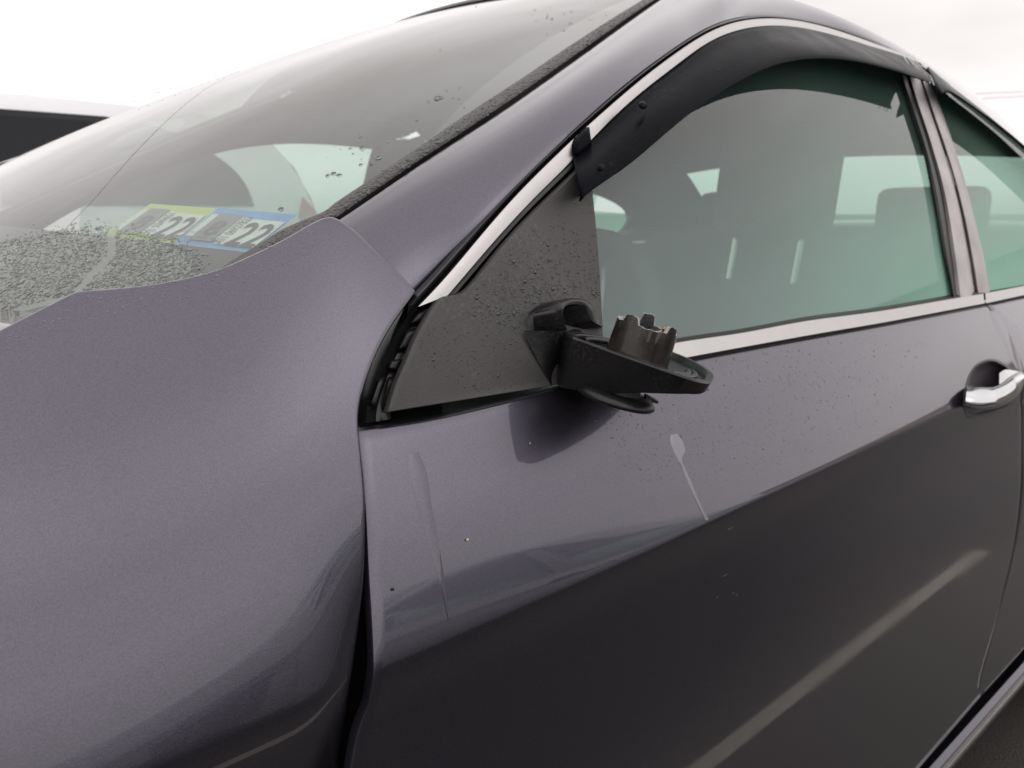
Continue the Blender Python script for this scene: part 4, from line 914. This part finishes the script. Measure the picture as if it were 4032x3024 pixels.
# rear window and boot
gy = np.linspace(0, 1, 24); bk = []
for c in curve(Uw3[5:], 14):
    yy = c[1] + 2 * (YC - c[1]) * gy; q = (yy - YC) / (c[1] - YC); bk.append(np.stack([c[0] + 0.05 * (1 - q ** 2), yy, c[2] + 0.02 * (1 - q ** 2)], 1))
grid_obj("rear_window", np.array(bk), RGLASS, car, face=(0.5, 0, 1))
bd = []
for x_, z_ in ((2.92, 1.085), (3.05, 1.10), (3.3, 1.105), (3.42, 1.07), (3.45, 0.9), (3.44, 0.5), (3.38, 0.32)):
    yy = 0.16 + 2 * (YC - 0.16) * gy; q = (yy - YC) / (0.16 - YC); bd.append(np.stack([np.full(24, x_), yy, z_ + 0.02 * (1 - q ** 2)], 1))
grid_obj("boot_lid", np.array(bd), PAINT, car, face=(0.5, 0, 1), solid=0.01)
# wheels
RIM = simple("alloy_rim", (0.5, 0.5, 0.5), 0.35, metal=0.9); TYRE = simple("tyre_rubber", (0.015, 0.015, 0.015), 0.85, bump=0.3, bscale=80)
def car_wheel(name, x_, y_, parent, r_=0.325, wdt=0.20):
    g_ = np.linspace(0, 2 * math.pi, 49)
    def prof(pr):
        return np.stack([np.stack([x_ + q * np.cos(g_), np.full(49, y_ + dy), r_ + q * np.sin(g_)], 1) for q, dy in pr], 1)
    t_ = grid_obj(name, prof(((0.21, 0.02), (0.25, 0.0), (r_ - 0.02, 0.01), (r_, 0.04), (r_, wdt - 0.04), (r_ - 0.02, wdt), (0.21, wdt))), TYRE, parent)
    grid_obj("rim", prof(((0.005, 0.03), (0.06, 0.025), (0.09, 0.05), (0.17, 0.045), (0.20, 0.015), (0.215, 0.02))), RIM, t_)
    return t_
for x_ in (-0.36, 2.40):
    car_wheel("wheel", x_, 0.05, car); car_wheel("wheel", x_, 2 * YC - 0.05 - 0.20, car)

# far-side twins
twin = {}
for o in HALF:
    c = o.copy(); COL.objects.link(c); twin[o] = c
    if o.parent in twin: c.parent = twin[o.parent]; c.matrix_parent_inverse = Matrix.Identity(4)
    else:
        c.parent = car
        c.matrix_parent_inverse = Matrix.Translation(-Vector(car.location))
        c.matrix_basis = Matrix.Translation((0, 2 * YC, 0)) @ Matrix.Diagonal((1, -1, 1, 1))

# ------------------------------------------------------------------ a second sedan two bays away on the photographer's side (mirrored in the paint)
SILVER = paint_mat("silver_paint", (0.66, 0.66, 0.68)); SILVER.node_tree.nodes["Principled BSDF"].inputs["Metallic"].default_value = 0.1
car2 = empty("silver_sedan", (1.2 - 0.5, YC - 4.6, 0), "pale silver sedan parked behind the photographer, mirrored low in the front fender", "car")
keep = {"front_door", "rear_door", "front_fender", "fender_skirt", "roof_side_rail", "roof", "windshield", "hood", "roof_front", "window_glass", "belt_moulding", "window_chrome_trim", "rocker_panel", "rear_quarter", "boot_lid", "wheel", "front_seat", "dashboard", "rear_window", "rim", "pillar_applique", "pillar_rubber"}
def copy_tree(o, parent, top):
    if o.name.split(".")[0] not in keep: return
    c = o.copy(); COL.objects.link(c); c.parent = parent
    for sl in c.material_slots:
        if sl.material == PAINT: sl.link = 'OBJECT'; sl.material = SILVER
    for ch in o.children: copy_tree(ch, c, False)
for o in list(car.children): copy_tree(o, car2, True)

# ------------------------------------------------------------------ white van in the next bay
VWHITE = simple("white_van_paint", (0.74, 0.74, 0.76), 0.25, coat=0.6, noise=0.03); VGL = simple("dark_van_glass", (0.010, 0.011, 0.015), 0.06, spec=0.22)
VRED = simple("tail_lamp_red", (0.45, 0.03, 0.03), 0.2, coat=0.5)
van = empty("white_van", (-0.4, 3.8, 0), "white van parked beyond the windshield, dark side windows", "van")
VY = 2.90
def vpanel(name, pts, mat, dy=0.0, th=0.02, parent=van):
    """outline in (x, z) on the van's flank, given thickness"""
    n_ = len(pts); vs_ = []
    for (x_, z_) in pts: vs_.append((x_, VY + dy + np.interp(z_, [0.9, 1.6], [0, 0.10]) , z_))
    bk_ = [(a, b + th, c) for a, b, c in vs_]
    fs = [tuple(range(n_)), tuple(range(2 * n_ - 1, n_ - 1, -1))] + [(i, i + n_, (i + 1) % n_ + n_, (i + 1) % n_) for i in range(n_)]
    return mesh_obj(name, vs_ + bk_, fs, mat, parent, smooth=False)
prof = [(-2.75, 0.35), (-2.85, 0.7), (-2.75, 0.95), (-2.0, 1.06), (-1.2, 1.50), (-0.9, 1.56), (0.6, 1.575), (1.20, 1.555), (1.36, 1.525), (1.48, 1.46), (1.58, 1.35), (1.64, 1.22), (1.69, 1.05), (1.72, 0.6), (1.66, 0.35)]
hv = []
for q, (x_, z_) in enumerate(prof):
    ins = np.interp(z_, [0.3, 0.6, 0.95, 1.3, 1.50, 1.56, 1.58], [0.05, 0.0, 0.0, 0.06, 0.10, 0.15, 0.2])
    yv = np.array([VY + ins, VY + ins + 0.05, VY + 0.9, VY + 1.8 - ins]); zv = z_ + np.array([0, 0.006, 0.02, 0]) * (z_ > 1.4)
    hv.append(np.stack([np.full(4, x_), yv, zv], 1))
grid_obj("van_shell", np.array(hv), VWHITE, van, face=(0, 0, 1))
sidepts = prof
vs_ = []
rows_ = []
xx_ = np.linspace(-2.84, 1.715, 90)
up_ = np.interp(xx_, [p_[0] for p_ in prof[1:13]], [p_[1] for p_ in prof[1:13]])
for k, x_ in enumerate(xx_):
    z_ = np.linspace(0.35, up_[k], 30); ins = np.interp(z_, [0.3, 0.6, 0.95, 1.3, 1.50, 1.56, 1.58], [0.05, 0.0, 0.0, 0.06, 0.10, 0.15, 0.2]); rows_.append(np.stack([np.full(30, x_), VY + ins, z_], 1))
grid_obj("van_flank", np.array(rows_), VWHITE, van)
def vglass(pts):
    P = np.array([(x_, VY + float(np.interp(z_, [0.3, 0.6, 0.95, 1.3, 1.50, 1.56, 1.58], [0.05, 0.0, 0.0, 0.06, 0.10, 0.15, 0.2])) - 0.006, z_) for x_, z_ in pts])
    return P
def van_window(lo_, hi_, n=24):
    a = curve(lo_, n); b = curve(hi_, n); g_ = np.linspace(0, 1, 12)[None, :, None]; q = a[:, None] * (1 - g_) + b[:, None] * g_
    P = np.stack([q[..., 0], VY + np.interp(q[..., 1], [0.3, 0.6, 0.95, 1.3, 1.50, 1.56, 1.58], [0.05, 0.0, 0.0, 0.06, 0.10, 0.15, 0.2]) - 0.008, q[..., 1]], -1)
    grid_obj("van_window", P, VGL, van)
van_window([(-1.75, 1.16), (-0.62, 1.17)], [(-1.15, 1.48), (-0.62, 1.505)])
van_window([(-0.58, 1.17), (0.42, 1.18)], [(-0.58, 1.505), (0.42, 1.512)])
zz_ = np.linspace(1.18, 1.510, 24); xe_ = nspline([1.18, 1.27, 1.36, 1.44, 1.49, 1.51], [1.37, 1.345, 1.27, 1.14, 0.98, 0.84])(zz_)
P = np.stack([np.stack([np.linspace(0.46, xe_[k], 16), np.full(16, VY - 0.008 + np.interp(z_, [0.3, 0.6, 0.95, 1.3, 1.50, 1.56, 1.58], [0.05, 0.0, 0.0, 0.06, 0.10, 0.15, 0.2])), np.full(16, z_)], 1) for k, z_ in enumerate(zz_)])
grid_obj("van_window", P, VGL, van)
tl_ = [(1.60, 1.22), (1.655, 1.16), (1.69, 1.00), (1.64, 0.97), (1.57, 1.14)]
P = vglass(tl_); mesh_obj("tail_lamp", np.concatenate([P, P + np.array([0, 0.03, 0])]), [(0, 1, 2, 3, 4), (9, 8, 7, 6, 5)] + [(i, i + 5, (i + 1) % 5 + 5, (i + 1) % 5) for i in range(5)], VRED, van, smooth=False)
for x_ in (-1.95, 0.95): car_wheel("wheel", x_, VY + 0.02, van); 
for x_ in (-1.95, 0.95): car_wheel("wheel", x_, VY + 1.58, van)

# ------------------------------------------------------------------ tan building behind the photographer's right (seen mirrored in paint and chrome)
WALLM = simple("tan_stucco", (0.46, 0.36, 0.21), 0.9, noise=0.12, nscale=3, bump=0.2, bscale=20)
bld = empty("tan_building", (34, -11.5, 0), "low tan stucco building mirrored in the door below the handle", "building")
rbox("wall", (34, -11.5, 2.25), (12, 17, 4.5), WALLM, bld, bev=0.05)
rbox("roof", (34, -11.5, 4.6), (12.4, 17.4, 0.25), TRIM, bld, bev=0.05)
for k in range(5): rbox("window", (27.98, -17.5 + k * 3.0, 1.8), (0.1, 1.3, 1.4), VGL, bld, bev=0.02)

# ------------------------------------------------------------------ overhead wires
wp = at_y(np.array([[3700, 376], [4032, 362]], float), 14.0)
pa_, pb_ = wp; dv = (pb_ - pa_)
g_ = np.linspace(-2.0, 6.0, 40)
WIRE = simple("wire", (0.25, 0.24, 0.24), 0.6)
def wire(lbl, dz):
    pts = [pa_ + dv * q + np.array([0, 0, dz + 0.004 * (q - 2) ** 2]) for q in g_]
    o = tube("overhead_wire", pts, 0.012, WIRE, None); tag(o, lbl, "wire", "overhead wires")
wire("upper of two thin overhead wires in the pale sky at right", 0.0)
wire("lower of two thin overhead wires in the pale sky at right", -0.22)
